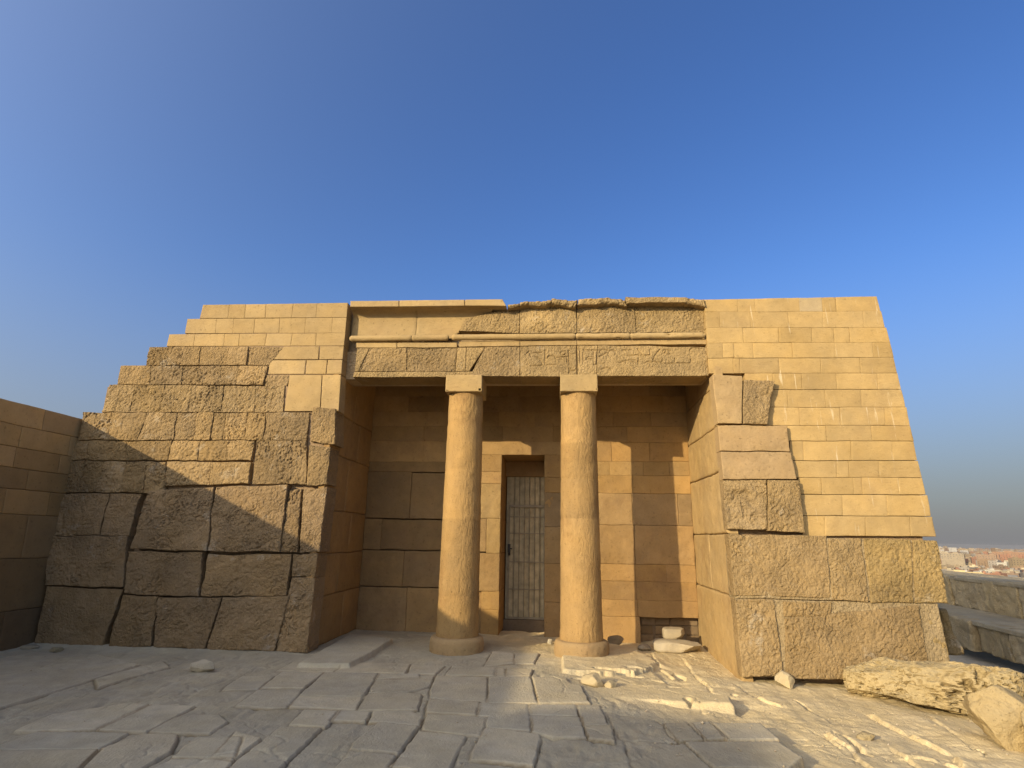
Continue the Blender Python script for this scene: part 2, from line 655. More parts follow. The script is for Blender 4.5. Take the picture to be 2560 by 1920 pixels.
for ri, ((ya, yb), (yc, yd), js) in enumerate(rough_rows):
    xa, xb = js[0][0], js[-1][0]
    for (a, a2), (b, b2) in zip(js[:-1], js[1:]):
        f = lambda x: (x - xa) / (xb - xa)
        q = [(a, ya + (yb - ya) * f(a)), (b, ya + (yb - ya) * f(b)), (b2, yc + (yd - yc) * f(b2)), (a2, yc + (yd - yc) * f(a2))]
        ROUGH.append((qF(Z1, q, .03), ri))
for q in [[(1705, 558), (1858, 558), (1835, 630), (1694, 630)]]:
    ROUGH.append((qF(Z1, q, .05), 1))
ROUGH.append((qF(Z1, [(2000, 755), (2150, 770), (2148, 1005), (1990, 985)], .06), 7))
ROUGH.append((qF(Z1, [(1640, 972), (1965, 975), (1962, 1262), (1612, 1255)], .06), 7))
ROUGH.append((qF(Z1, [(1985, 1010), (2128, 1025), (2100, 1268), (1968, 1268)], .04), 7))
for q in [[(372, 1318), (697, 1318), (628, 1592), (318, 1592)], [(705, 1320), (905, 1322), (818, 1600), (636, 1592)]]:
    ROUGH.append((qF(Z1, q, .03), 8))
for q in [[(905, -130 + 160), (1345, -140 + 10), (1315, 270), (812, 258)]]:
    pass
ROUGH.append((qF(Z1, [(935, 1300), (1366, 1275), (1316, 1695), (816, 1680)], .10), 9))
ROUGH.append((qF(Z1, [(1374, 1275), (1838, 1262), (1788, 1700), (1320, 1692)], .10), 9))
ROUGH.append((qF(Z1, [(1845, 1300), (1925, 1290), (1905, 1700), (1790, 1700)], .06), 8))
ROUGH.append((qF(Z1, [(1940, 1290), (2096, 1282), (2045, 1702), (1918, 1702)], .05), 8))
for q, k in [([(322, 165), (812, 170), (790, 500), (285, 488)], 8),
             ([(822, 268), (1308, 272), (1272, 560), (793, 540)], 8), ([(1338, 285), (1872, 285), (1835, 562), (1282, 558)], 8),
             ([(1882, 285), (2036, 282), (2024, 432), (1864, 432)], 8),
             ([(292, 495), (778, 512), (652, 880), (205, 872)], 8), ([(785, 548), (1012, 555), (960, 886), (690, 882)], 8),
             ([(1018, 562), (1422, 566), (1318, 895), (980, 888)], 8), ([(1430, 566), (1858, 560), (1758, 915), (1326, 900)], 8),
             ([(1868, 436), (2024, 436), (1968, 922), (1765, 916)], 8)]:
    ROUGH.append((qF(Z2, q, .03), k))
for q, k in ROUGH:
    mb = MB()
    big = k >= 8
    base = jit(C_RO if k not in (2,) else (.49, .37, .22), .16)
    if big:
        base = jit((.43, .315, .195), .12)
    block(mb, mapF, q, out=.020 + rng.uniform(-.014, .016) + (.045 if k == 9 else 0), back=.4, col=base, amp=.030 if big else .020, frq=rng.uniform(2.2, 4.5) if big else rng.uniform(3.5, 6.5), res=.013, peck=rng.uniform(.004, .018),
          er=.009 if k >= 3 else .006, gap=.001 if k < 3 else .002, wob=.032 if k >= 3 else .02, chip=.9, rid=.03 if k >= 2 else .016,
          bul=.012 if k >= 3 else .004, o=6, cvar=.16)
    mb.build('stone_block', M_ROUGH, tomb)

# core behind the blocks of the stepped wing and the other solid mass
mb = MB()
CC = (.26, .18, .105)
wing_steps = [(-6.22, 5.27, 5.53), (-6.47, 4.99, 5.27), (-6.73, 4.75, 4.99), (-7.08, 4.39, 4.75), (-7.47, 4.02, 4.39), (-7.66, 3.53, 4.02), (-7.95, 0.0, 3.53)]
for x, z0, z1 in wing_steps:
    mb.box((x + .02, FY + BAT * z1 + .008, z0), (XL - .05, 15.0, z1), CC)
mb.box((XR + .05, FY + BAT * 5.5 + .06, 2.0), (5.17, 15, 5.52), CC)
mb.box((XR + .05, FY + BAT * 2.0 + .06, -.4), (5.2, 15, 2.0), CC)
mb.box((XL - .05, 9.75, 4.62), (XR + .05, 15.0, 5.45), CC)          # ceiling and roof over the portico
mb.box((XL - .05, BY + .42, -.3), (-1.08, 15.0, 4.62), CC)
mb.box((-.15, BY + .42, -.3), (XR + .05, 15.0, 4.62), CC)
mb.box((-1.08, BY + .42, 3.30), (-.15, 15.0, 4.62), CC)
mb.box((-1.08, BY + 1.25, -.3), (-.15, 15.0, 3.30), CC)
mb.build('wall_core', M_CORE, tomb)

# --- right wing : smooth courses
mb = MB()
rows_r = [((80, 58), (165, 160)), ((165, 160), (275, 272)), ((275, 272), (380, 375)), ((380, 375), (484, 479)), ((486, 480), (590, 588)),
          ((590, 589), (702, 700)), ((704, 702), (825, 823)), ((826, 824), (950, 950)), ((951, 951), (1055, 1058)), ((1056, 1060), (1190, 1192)),
          ((1192, 1196), (1308, 1310)), ((1309, 1312), (1424, 1428)), ((1426, 1432), (1568, 1578)), ((1570, 1581), (1712, 1718))]
jr = [[168, 395, 515, 822, 980, 1078, 1357], [172, 272, 482, 748, 985, 1265, 1393], [182, 432, 682, 910, 1060, 1170, 1425],
      [188, 292, 370, 505, 775, 1066, 1330, 1450], [196, 365, 412, 683, 970, 1243, 1478], [450, 638, 840, 1080, 1365, 1508],
      [560, 742, 1000, 1250, 1538], [560, 825, 1105, 1412, 1567], [690, 1008, 1320, 1593], [760, 850, 1182, 1465, 1618],
      [760, 1080, 1165, 1370, 1645], [820, 975, 1195, 1255, 1510, 1680], [820, 1120, 1430, 1712], [850, 1000, 1280, 1590, 1745]]
for ((ya, yb), (yc, yd)), js in zip(rows_r, jr):
    xa, xb = 170, js[-1]
    n = len(js)
    for i in range(n - 1):
        a, b = js[i], js[i + 1]
        f = lambda x: (x - xa) / (xb - xa)
        db = 26 if i == n - 2 else 6
        da = 6 if i else (7 if a < 300 else 0)
        jx = rng.uniform(-5, 4) if i == n - 2 else 0
        q = [(a, ya + (yb - ya) * f(a)), (b + jx, ya + (yb - ya) * f(b)), (b + db + jx, yc + (yd - yc) * f(b)), (a + da, yc + (yd - yc) * f(a))]
        block(mb, mapF, qF(ZR, q), col=jit((.56, .415, .215) if not (i == 3 and ya == 80) else (.60, .50, .36), .11), out=rng.uniform(-.003, .003), amp=.006, cvar=.10, er=rng.choice([.002, .004, .008]), gap=.0006, wob=.010, chip=.35 if i == n - 2 else rng.choice([.05, .05, .4]), back=.3)
mb.build('smooth_masonry', M_SMOOTHS, tomb)
# lower right courses (dressed but rough)
mb = MB()
for q in [[(262, 215), (1590, 250), (1655, 640), (305, 610)], [(310, 605), (1600, 640), (1690, 1085), (385, 1100)]]:
    qm = qF(ZL, q, .085)
    qm[0], qm[3] = (XR, qm[0][1]), (XR, qm[3][1])
    block(mb, mapF, qm, out=.088, back=.3, amp=.012, er=.02, col=(.52, .42, .28), wob=.01)
mb.build('mortar_bed', M_ROUGH, tomb)
hx, hz_ = zip(*qF(ZR, [(255, 1395), (480, 1390), (530, 1480), (606, 1660), (280, 1650)], .1))
HOLE = list(zip(hx, hz_))


def hole(U, V):
    N_ = np.stack([U, V, U * 0], -1)
    sd = poly_sd(U + .05 * fbm(N_ * 5, 3), V + .05 * fbm(N_ * 5 + 9, 3), HOLE)
    k = sst(-.01, .07, sd)
    return -k * (.040 + .05 * fbm(N_ * 7, 5)) 


low_r = [([(1420, 235), (1560, 240), (1570, 262), (1420, 262)], 0)]
for Zf, q, d, c in [
        (ZR, [(200, 600), (432, 606), (432, 940), (222, 935)], .11, (.55, .41, .24)),
        (ZR, [(442, 632), (652, 640), (604, 942), (440, 942)], .13, (.50, .37, .21)),
        (ZR, [(218, 950), (740, 950), (762, 1128), (240, 1128)], .10, (.50, .37, .225)),
        (ZR, [(242, 1132), (770, 1132), (812, 1322), (254, 1322)], .11, (.49, .365, .225)),
        (ZR, [(258, 1328), (600, 1326), (606, 1668), (288, 1668)], .10, (.49, .37, .22)),
        (ZR, [(608, 1328), (824, 1330), (868, 1695), (612, 1680)], .12, (.46, .345, .20)),
        (ZL, [(256, 212), (908, 222), (935, 605), (290, 590)], .11, (.49, .365, .21)),
        (ZL, [(920, 238), (1128, 240), (1168, 632), (944, 620)], .11, (.48, .36, .205)),
        (ZL, [(1142, 240), (1435, 244), (1452, 640), (1182, 636)], .11, (.49, .37, .19)),
        (ZL, [(1445, 246), (1592, 250), (1665, 640), (1464, 640)], .12, (.49, .37, .19)),
        (ZL, [(305, 612), (585, 618), (645, 1085), (392, 1100)], .12, (.48, .36, .21)),
        (ZL, [(640, 624), (940, 630), (940, 722), (648, 725)], .11, (.47, .35, .20)),
        (ZL, [(655, 735), (1478, 650), (1530, 950), (660, 1105)], .12, (.44, .33, .195)),
        (ZL, [(660, 940), (1535, 945), (1560, 1110), (662, 1112)], .12, (.44, .33, .195)),
        (ZL, [(1490, 655), (1600, 655), (1690, 1080), (1545, 1100)], .08, (.50, .38, .20))]:
    mb = MB()
    sm = c[0] > .487 and Zf is ZR and q[1] != (600, 1326) and q[0] != (442, 632)
    qq = qF(Zf, q, d)
    if q[0][0] < 320:
        qq[0] = (XR - .012, qq[0][1])
        qq[3] = (XR - .012, qq[3][1])
    block(mb, mapF, qq, out=d, back=.22, carve=hole if q[1] == (600, 1326) else None, col=jit(c, .04), amp=.012 if sm else .022, frq=4, er=.010 if sm else .012, gap=.001, peck=.002 if sm else .012, res=.013,
          wob=.02, chip=.5, rid=.004 if sm else .022, bul=.006, o=6, cvar=.12)
    mb.build('casing_block', M_ROUGH if not sm else M_SMOOTH, tomb)
# end face of the wing and the broken stones at its foot
mb = MB()
for i in range(14):
    z0, z1 = -.3 + i * .416, -.3 + (i + 1) * .416
    x = 5.34 - .030 * (i * .416)
    for k in range(5):
        y0, y1 = 9.10 + k * 1.16, 9.10 + (k + 1) * 1.16
        block(mb, lambda u, v, d: np.stack([5.36 - .032 * v + d, u, v], -1), [(y1, z1), (y0, z1), (y0, z0), (y1, z0)], out=-.06, amp=.01, col=jit(C_SM, .06), res=.1, er=.012, gap=.003)
mb.build('smooth_masonry', M_SMOOTH, tomb)
mb = MB()
for q, y, d in [([(1612, 672), (1655, 672), (1775, 968), (1660, 968)], 9.25, .0)]:
    uv = [onY(*ZL(*p), y) for p in q]
    block(mb, lambda u, v, dd: np.stack([u, y - dd, v], -1), uv, out=d, back=1.2, amp=.03, frq=5, er=.05, wob=.05, chip=.3, rid=.04, col=(.40, .31, .18))
mb.build('stone_block', M_ROUGH, tomb)

# --- portico : reveals, rear wall
mb = MB()
zr = [-.1, .62, 1.22, 1.95, 2.62, 3.3, 4.0, 4.63]
ZLEFT = [(0, .72), (.72, 1.35), (1.35, 2.02), (2.02, 2.92), (2.92, 3.6), (3.6, 4.63)]
for i, (z0, z1) in enumerate(ZLEFT):
    cuts = [0, .45, 1] if i % 2 else [0, .62, 1]
    for a, b in zip(cuts[:-1], cuts[1:]):
        def yy(t, z):
            f = FY + BAT * z + .012
            return f + (BY + .1 - f) * t
        q = [(-yy(b, z1), z1), (-yy(a, z1), z1), (-yy(a, z0), z0), (-yy(b, z0), z0)]
        block(mb, mapL(XL), q, col=jit(C_PO, .10), amp=.014, frq=3, er=.018, gap=.003, wob=.02, chip=.12, back=.1)
mb.build('portico_wall', M_PORT, tomb)
mb = MB()
for i, (z0, z1) in enumerate([(-.2, .9), (.9, 1.75), (1.75, 2.66), (2.66, 3.35), (3.35, 4.0), (4.0, 4.63)]):
    cuts = [0, .5, 1] if i in (1, 4) else [0, 1]
    dd = [.002, -.004, .0, .003, -.003, -.02][i]
    for a, b in zip(cuts[:-1], cuts[1:]):
        def yy(t, z):
            f = FY + BAT * z - (.02 if z < 4.05 else -.01)
            return f + (BY + .1 - f) * t
        q = [(yy(a, z1), z1), (yy(b, z1), z1), (yy(b, z0), z0), (yy(a, z0), z0)]
        block(mb, mapR(XR), q, out=dd, col=jit((.53, .395, .22), .06), amp=.015, frq=3, er=.03, gap=.003, wob=.02, chip=.18, back=.15, rid=.006)
mb.build('portico_wall', M_PORT, tomb)

JL, JR_, LT = -1.02, -.21, 3.17
mb = MB()


def bq(x0, x1, z0, z1, rough=False, c=None, out=0.0):
    block(mb, mapB, [(x0, z1), (x1, z1), (x1, z0), (x0, z0)], out=out + rng.uniform(-.004, .004), col=jit(c or C_PO, .19), cvar=.14, amp=.020 if rough else .006, frq=4,
          er=.012 if rough else rng.choice([.003, .005, .009]), gap=.0008, wob=.015, chip=.15 if rough else .05, rid=.012 if rough else 0, back=.4)


GR = (.40, .29, .17)
top = [(4.32, 4.62), (4.0, 4.32), (3.72, 4.0)]
for i, (z0, z1) in enumerate(top):
    xs = [XL, -2.9, -2.2, -1.45, -.7, .1, .8, 1.45, 2.05, XR + .02] if i % 2 else [XL, -2.5, -1.8, -1.1, -.4, .45, 1.1, 1.8, XR + .02]
    for a, b in zip(xs[:-1], xs[1:]):
        bq(a, b, z0, z1)
for a, b in [(XL, -2.55), (-2.55, -1.75), (-1.75, -1.02), (-1.02, -.05), (-.05, .6), (.6, 1.35), (1.35, XR + .02)]:
    bq(a, b, 3.42, 3.72)
for a, b in [(XL, -2.55), (-2.55, -1.42)]:
    bq(a, b, 3.02, 3.42)
bq(-1.42, .35, LT, 3.42, c=(.50, .345, .175))                       # lintel course over the door
for z0, z1 in [(2.84, LT), (2.62, 2.84)]:
    bq(-1.42, JL, z0, z1, c=(.50, .34, .17))
bq(-1.42, JL, 1.98, 2.62, True, (.46, .34, .19))
bq(-1.42, -1.28, 1.38, 1.98, True, (.45, .32, .18))
bq(-1.28, JL, 1.36, 1.98, True, (.45, .33, .18))
bq(-1.42, JL, .70, 1.36, True, (.43, .30, .16))
bq(-1.34, JL, .40, .70, False, (.50, .34, .165))
bq(-1.34, JL, -.05, .40, False, (.48, .32, .15))
bq(-1.42, -1.34, -.05, .70, True, (.36, .25, .14), -.05)
for z0, z1, c, rg in [(2.75, LT, C_PO, 0), (2.47, 2.75, (.50, .34, .17), 0), (1.85, 2.47, GR, 1), (1.2, 1.85, GR, 1), (.55, 1.2, C_PO, 0), (-.05, .55, (.38, .26, .14), 1)]:
    bq(JR_, .45, z0, z1, bool(rg), c)
ZB = lambda Zf, x0, x1, y0, y1: (onY(*Zf(x0, (y0 + y1) / 2), BY)[0], onY(*Zf(x1, (y0 + y1) / 2), BY)[0], onY(*Zf((x0 + x1) / 2, y1), BY)[1], onY(*Zf((x0 + x1) / 2, y0), BY)[1])
for a in [(215, 450, 566, 820), (450, 652, 572, 824), (195, 290, 822, 990), (290, 640, 828, 992), (172, 410, 994, 1192), (410, 630, 998, 1196), (150, 425, 1196, 1450), (425, 620, 1200, 1455)]:
    x0, x1, z0, z1 = ZB(ZC1, *a)
    if a[0] < 220:
        x0 = XL
    if a[1] > 600:
        x1 = -1.42
    bq(x0, x1, z0, z1, True, (.38, .262, .14))
bq(XL, -1.42, ZB(ZC1, 215, 450, 566, 820)[3], 3.02)
zz = [3.42, 3.06, 2.80, 2.66, 2.58]
rr = [([.45, 1.05, 1.75, XR], 3.06, 3.42, 0, C_PO), ([.45, 1.0, 1.62, 2.1, XR], 2.80, 3.06, 0, (.51, .355, .175)), ([.45, .68, 1.42, XR], 2.47, 2.80, 0, (.49, .33, .155)),
      ([.45, 1.4, 2.22, XR], 1.90, 2.47, 1, GR), ([.45, 1.42, XR], 1.22, 1.90, 1, (.42, .295, .165)), ([.45, 1.41, 1.95, XR], .93, 1.22, 0, C_PO),
      ([.45, 1.42, XR], .62, .93, 0, C_PO), ([.45, 1.43, XR], .34, .62, 0, C_PO), ([.45, 1.46], -.1, .34, 0, C_PO)]
for xs, z0, z1, rg, c in rr:
    for a, b in zip(xs[:-1], xs[1:]):
        bq(a, b, z0, z1, bool(rg), c)
_r = rng
# rubble in the hole at the foot of the wall
for i in range(3):
    for j in range(4):
        x0 = 1.47 + j * .26 + rng.uniform(-.03, .03)
        bq(x0, x0 + .25, -.1 + i * .15, .04 + i * .15, True, (.30, .22, .14), -.16)
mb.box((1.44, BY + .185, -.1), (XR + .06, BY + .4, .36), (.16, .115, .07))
wl_ = mb.build('portico_wall', M_PORT, tomb)
# door reveal
mb = MB()
for z0, z1 in [(-.05, .7), (.7, 1.36), (1.36, 1.98), (1.98, 2.62), (2.62, LT)]:
    block(mb, mapL(JL), [(-BY - 1.3, z1), (-BY - .012, z1), (-BY - .012, z0), (-BY - 1.3, z0)], col=jit(C_PO, .08), amp=.008, er=.01, gap=.002, back=.15)
    block(mb, mapR(JR_), [(BY + .012, z1), (BY + 1.3, z1), (BY + 1.3, z0), (BY + .012, z0)], col=jit(C_PO, .08), amp=.008, er=.01, gap=.002, back=.15)
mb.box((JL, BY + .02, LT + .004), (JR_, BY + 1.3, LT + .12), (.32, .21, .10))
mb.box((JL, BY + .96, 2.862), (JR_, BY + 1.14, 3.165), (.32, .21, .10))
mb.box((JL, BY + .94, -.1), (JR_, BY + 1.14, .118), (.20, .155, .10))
mb.build('door_reveal', M_PORT, tomb)

# --- the barred door
M_DOOR = plain('door_sheet', (.50, .425, .25), .6, 0, .14)
M_BAR = plain('door_bar', (.30, .26, .17), .5, 0.0, .14)
M_DARK = plain('dark_iron', (.05, .045, .04), .5, .6, .1)
DY = BY + 1.05
mb = MB()
x0, x1 = -1.0, JR_ - .004
n = 60
for i in range(n):
    a, b = x0 + (x1 - x0) * i / n, x0 + (x1 - x0) * (i + 1) / n
    dd = lambda t: .007 * (1 if int(t * 12) % 2 else 0)
    d = .022 if (i // 5) % 2 else 0.0
    mb.box((a, DY - d, .12), (b, DY + .02, 2.86), (.4, .35, .24))
door = mb.build('door', M_DOOR, tomb, sharp=30)
# all following are sub-parts
mb = MB()
fx0 = -.955
mb.box((fx0, DY - .062, .130), (fx0 + .03, DY - .032, 2.265), (1, 1, 1))
mb.box((x1 - .03, DY - .062, .130), (x1, DY - .032, 2.265))
mb.box((fx0, DY - .064, 2.240), (x1, DY - .03, 2.29))
mb.box((fx0, DY - .064, .125), (x1, DY - .03, .16))
mb.build('door_frame', M_BAR, door)
for z in (.67, 1.18, 1.73, 2.05):
    mb = MB()
    mb.box((fx0 + .03, DY - .055, z - .010), (x1 - .03, DY - .040, z + .010))
    mb.build('crossbar', M_BAR, door)
for i in range(6):
    x = fx0 + .115 + i * .104
    mb = MB()
    mb.lathe([(.0095, .16), (.0095, 2.855)], x, DY - .030, 8)
    mb.build('bar', M_BAR, door)
mb = MB()
mb.box((fx0 - .005, DY - .085, 1.36), (fx0 + .05, DY - .063, 1.52))
mb.box((fx0 + .01, DY - .12, 1.42), (fx0 + .085, DY - .085, 1.445))
mb.lathe([(.02, 1.30), (.022, 1.31), (.022, 1.355), (.012, 1.36)], fx0 + .03, DY - .09, 10)
mb.build('lock', M_DARK, door)

# --- columns
for cx in (-1.495, .375):
    zb = 0.0 if cx < 0 else -.03
    mb = MB()
    prof = []
    for i in range(120):
        t = i / 119
        z = .20 + t * (3.935 - .20)
        r = .316 - .031 * t
        if t < .03:
            r += .006
        prof.append((r, z))
    a = np.linspace(0, 1, 120)
    mbP = mb
    # drum tints
    colr = np.zeros((120, 97, 3))
    jz = [.20, .78, 1.02, 1.9, 2.68, 3.45, 4.0] if cx < 0 else [.20, 1.2, 1.95, 2.55, 3.1, 4.0]
    cs = [jit(C_CO, .11) for _ in jz]
    for i, (r, z) in enumerate(prof):
        k = max(j for j in range(len(jz)) if jz[j] <= z + 1e-6)
        colr[i, :] = cs[k]
        dz = min(abs(z - q) for q in jz[1:-1])
        if dz < .018:
            prof[i] = (r - .004, z)
    an = np.linspace(0, 2 * pi, 97)
    PP = np.stack([np.repeat(np.cos(an)[None], 120, 0), np.repeat(np.sin(an)[None], 120, 0), np.repeat(np.array([p[1] for p in prof])[:, None], 97, 1)], -1)
    colr *= (1 + .16 * fbm(PP * np.array([2.5, 2.5, 1.4]) + cx * 9, 4))[..., None]
    mb.lathe(prof, cx, 9.26, 96, col=colr, bump=.008, frq=5.5, cap=False)
    shaft = mb.build('column', M_COLM, tomb)
    mb = MB()
    br = .402
    bp_ = [(br - .02, zb - .12), (br, zb + .0), (br + .004, zb + .06), (br + .002, .15), (br - .008, .175), (br - .03, .196), (br - .07, .204), (.28, .207)]
    pts = []
    for (ra, za), (rb, zc) in zip(bp_[:-1], bp_[1:]):
        for k in range(4):
            pts.append((ra + (rb - ra) * k / 4, za + (zc - za) * k / 4))
    pts.append(bp_[-1])
    mb.lathe(pts, cx, 9.26, 96, col=jit((.31, .21, .10), .05), bump=.016, frq=7, cap=False)
    mb.build('base', M_PORT, shaft)
    mb = MB()
    c = jit((.54, .41, .23), .04)
    w = .298
    zt = 4.21
    for mp_, q in [(lambda u, v, d: np.stack([u, 8.935 - d, v], -1), [(cx - w, zt), (cx + w, zt), (cx + w, 3.93), (cx - w, 3.93)]),
                   (mapL(cx + w), [(-9.585, zt), (-8.935, zt), (-8.935, 3.93), (-9.585, 3.93)]),
                   (mapR(cx - w), [(8.935, zt), (9.585, zt), (9.585, 3.93), (8.935, 3.93)]),
                   (lambda u, v, d: np.stack([u, v, 3.93 - d], -1), [(cx - w, 8.935), (cx + w, 8.935), (cx + w, 9.585), (cx - w, 9.585)])]:
        block(mb, mp_, q, col=c, amp=.006, er=.012, gap=.0, back=.05, chip=.1)
    mb.build('abacus', M_SMOOTH, shaft)

# --- architrave with its inscription, band, roll moulding, cornice
AR = -.06
strokes = []          # carved signs in world (x, z): (x0, z0, x1, z1)


def st(Zf, *pts):
    uv = [onF(*Zf(*p), AR) for p in pts]
    for a, b in zip(uv[:-1], uv[1:]):
        strokes.append((*a, *b))


def arc(Zf, cx, cy, rx, ry, a0, a1, n=8):
    st(Zf, *[(cx + rx * cos(radians(a0 + (a1 - a0) * i / n)), cy + ry * sin(radians(a0 + (a1 - a0) * i / n))) for i in range(n + 1)])


st(Z4, (700, 690), (860, 690)); st(Z4, (815, 695), (815, 850), (850, 850), (850, 695))
st(Z4, (665, 690), (665, 830)); st(Z4, (700, 720), (700, 830)); st(Z4, (630, 640), (632, 960))
arc(Z4, 780, 790, 45, 28, 180, 360); st(Z4, (735, 790), (825, 790))
arc(Z4, 930, 710, 50, 25, 160, 350); arc(Z4, 1020, 720, 40, 30, 180, 400)
st(Z4, (880, 760), (960, 720), (1000, 770)); st(Z4, (1100, 830), (1180, 800), (1260, 830)); arc(Z4, 1230, 830, 60, 35, 180, 360)
st(Z4, (1140, 690), (1230, 690)); st(Z4, (1190, 750), (1440, 745), (1440, 680)); st(Z4, (1300, 680), (1360, 740))
st(Z4, (1480, 760), (1550, 680)); st(Z4, (1470, 800), (1510, 730)); st(Z4, (1640, 690), (1655, 740), (1600, 720), (1620, 690))
arc(Z4, 1620, 705, 40, 22, 150, 380); st(Z4, (1400, 830), (1560, 830), (1580, 835)); arc(Z4, 1430, 840, 50, 22, 180, 360)
st(Z4, (1600, 835), (1890, 835), (1890, 790)); st(Z4, (1710, 835), (1712, 780)); arc(Z4, 1940, 690, 60, 25, 180, 340)
st(Z4, (1470, 815), (1560, 825), (1580, 800)); st(Z4, (1310, 780), (1310, 840)); st(Z4, (900, 900), (960, 880), (1010, 905))
st(Z4, (280, 690), (280, 850)); arc(Z4, 350, 780, 45, 30, 180, 360); st(Z4, (300, 850), (400, 850)); st(Z4, (400, 770), (520, 765), (525, 830))
st(Z4, (150, 720), (240, 715)); st(Z4, (170, 760), (230, 790), (250, 850)); st(Z4, (540, 690), (545, 850)); arc(Z4, 585, 880, 45, 35, 10, 170)
st(Z4, (540, 950), (560, 890)); st(Z4, (120, 860), (240, 862)); st(Z4, (60, 740), (100, 700), (120, 760)); arc(Z4, 480, 720, 30, 22, 0, 330)
SX = np.array(strokes)


def carve(U, V):
    dmin = np.full(U.shape, 9.0)
    for x0, z0, x1, z1 in SX:
        m = (U > min(x0, x1) - .05) & (U < max(x0, x1) + .05)
        if not m.any():
            continue
        u, v = U[m], V[m]
        L = (x1 - x0) ** 2 + (z1 - z0) ** 2 + 1e-9
        t = np.clip(((u - x0) * (x1 - x0) + (v - z0) * (z1 - z0)) / L, 0, 1)
        dd = np.hypot(u - x0 - t * (x1 - x0), v - z0 - t * (z1 - z0))
        dmin[m] = np.minimum(dmin[m], dd)
    return -.017 * (1 - sst(.005, .016, dmin))


mb = MB()
AC = (.44, .33, .195)
AS = (.50, .375, .21)


def ab(Zf, q, rough, c, out=AR, ins=False, **k):
    block(mb, mapF, qF(Zf, q, out), out=out, col=jit(c, .04), amp=(.015 if ins else .020) if rough else .004, frq=6, er=.008, gap=.001, wob=.012, chip=.15 if rough else .04,
          rid=(.012 if ins else .022) if rough else 0, back=.5, res=.010 if rough else .03, carve=carve if rough else None, o=5, cvar=.14, peck=0 if (ins or not rough) else .010, **k)


ab(Z3, [(322, 664), (455, 664), (330, 918), (292, 922)], False, AS)
ab(Z3, [(458, 662), (868, 662), (868, 922), (335, 918)], True, AC, out=AR - .01)
ab(Z3, [(872, 664), (1428, 660), (1405, 922), (872, 922)], True, AC, out=AR - .01)
ab(Z3, [(1430, 655), (1530, 655), (1518, 922), (1410, 922)], False, AS)
ab(Z3, [(1532, 655), (1738, 655), (1560, 922), (1520, 922)], False, AS)
ab(Z3, [(290, 924), (1700, 924), (1700, 985), (268, 985)], False, AS, out=AR + .006)
ab(Z3, [(1742, 650), (2122, 645), (2122, 975), (1566, 972)], True, AC, out=AR + .01)
ab(Z4, [(2, 645), (630, 635), (632, 978), (2, 978)], True, AS, out=AR + .01, ins=True)
ab(Z4, [(634, 635), (858, 632), (850, 975), (636, 978)], True, (.56, .42, .235), out=AR + .012, ins=True)
ab(Z4, [(860, 630), (2068, 655), (2088, 970), (852, 975)], True, AS, out=AR + .014, ins=True)
mb.box((XL - .02, 9.16, 4.205), (XR + .02, 9.64, 4.70), (.42, .31, .18))
mb.build('architrave', M_ROUGH, tomb)

mb = MB()
for a, b in [((312, 604, 660), (762, 604, 660)), ((766, 604, 658), (1425, 600, 654))]:
    ab(Z3, [(a[0], a[1]), (b[0], b[1]), (b[0], b[2]), (a[0], a[2])], False, (.54, .41, .23), out=AR - .0)
ab(Z3, [(1450, 585), (2122, 580), (2122, 640), (1450, 648)], False, AS)
ab(Z4, [(2, 578), (630, 570), (630, 632), (2, 640)], False, AS)
ab(Z4, [(633, 570), (2060, 560), (2060, 622), (633, 630)], False, AS, out=AR - .004)
mb.build('fillet_band', M_SMOOTH, tomb)

mb = MB()
zt_ = 4.882
for xa, xb, dz in [(-3.50, -2.43, 0), (-2.426, -1.80, 0), (-1.74, .33, .004), (.334, 1.22, .004), (1.224, 2.42, .002)]:
    n = int((xb - xa) / .025)
    an = np.linspace(0, 2 * pi, 17)
    X = np.linspace(xa, xb, n)
    P = np.zeros((n, 17, 3))
    rad = .052
    base = np.stack([np.repeat(X[:, None], 17, 1), np.repeat(np.cos(an)[None], n, 0), np.repeat(np.sin(an)[None], n, 0)], -1)
    k = rad + .006 * fbm(base * np.array([4, 1.5, 1.5]), 3)
    if xa > -1.8:
        bite = np.clip(fbm(base * np.array([3.5, .8, .8]) + 40, 3) - .18, 0, 1) * .14 * sst(-.5, 1.4, base[..., 0])
        k = k - np.minimum(bite, .04)
    k[0] *= .6
    k[-1] *= .8
    k[:, -1] = k[:, 0]
    P[..., 0] = base[..., 0]
    P[..., 1] = FY + BAT * zt_ - AR - .03 + k * base[..., 1]
    P[..., 2] = zt_ + dz + k * base[..., 2]
    mb.grid(P, col=np.array(jit((.54, .41, .23), .04)) * KS)
mb.build('torus_moulding', M_SMOOTH, tomb, sharp=80)

mb = MB()
xs_end = onF(*Z3(1425, 460), -.1)[0]
for xa, xb in [(-3.55, -2.412), (-2.404, -1.35)]:
    n, m = int((xb - xa) / .03), 30
    X = np.linspace(0, 1, n)
    v = np.linspace(0, 1, m)
    XX, VV = np.meshgrid(X, v)
    z = 4.93 + VV * .515
    lim = xb + (0 if xb < -2 else (-.42 + .75 * VV ** 1.2))
    x = xa + XX * (lim - xa)
    d = -.185 + .27 * VV ** 16 + .004 * fbm(np.stack([x, z, x * 0], -1) * 5, 3)
    edge = np.minimum(XX, 1 - XX) * (xb - xa)
    d -= .008 * (1 - sst(0, .012, edge))
    mb.grid(mapF(x, z, d), col=np.array(jit((.55, .42, .24), .03)) * KS, flip=False)
mb.build('cavetto', M_SMOOTH, tomb)

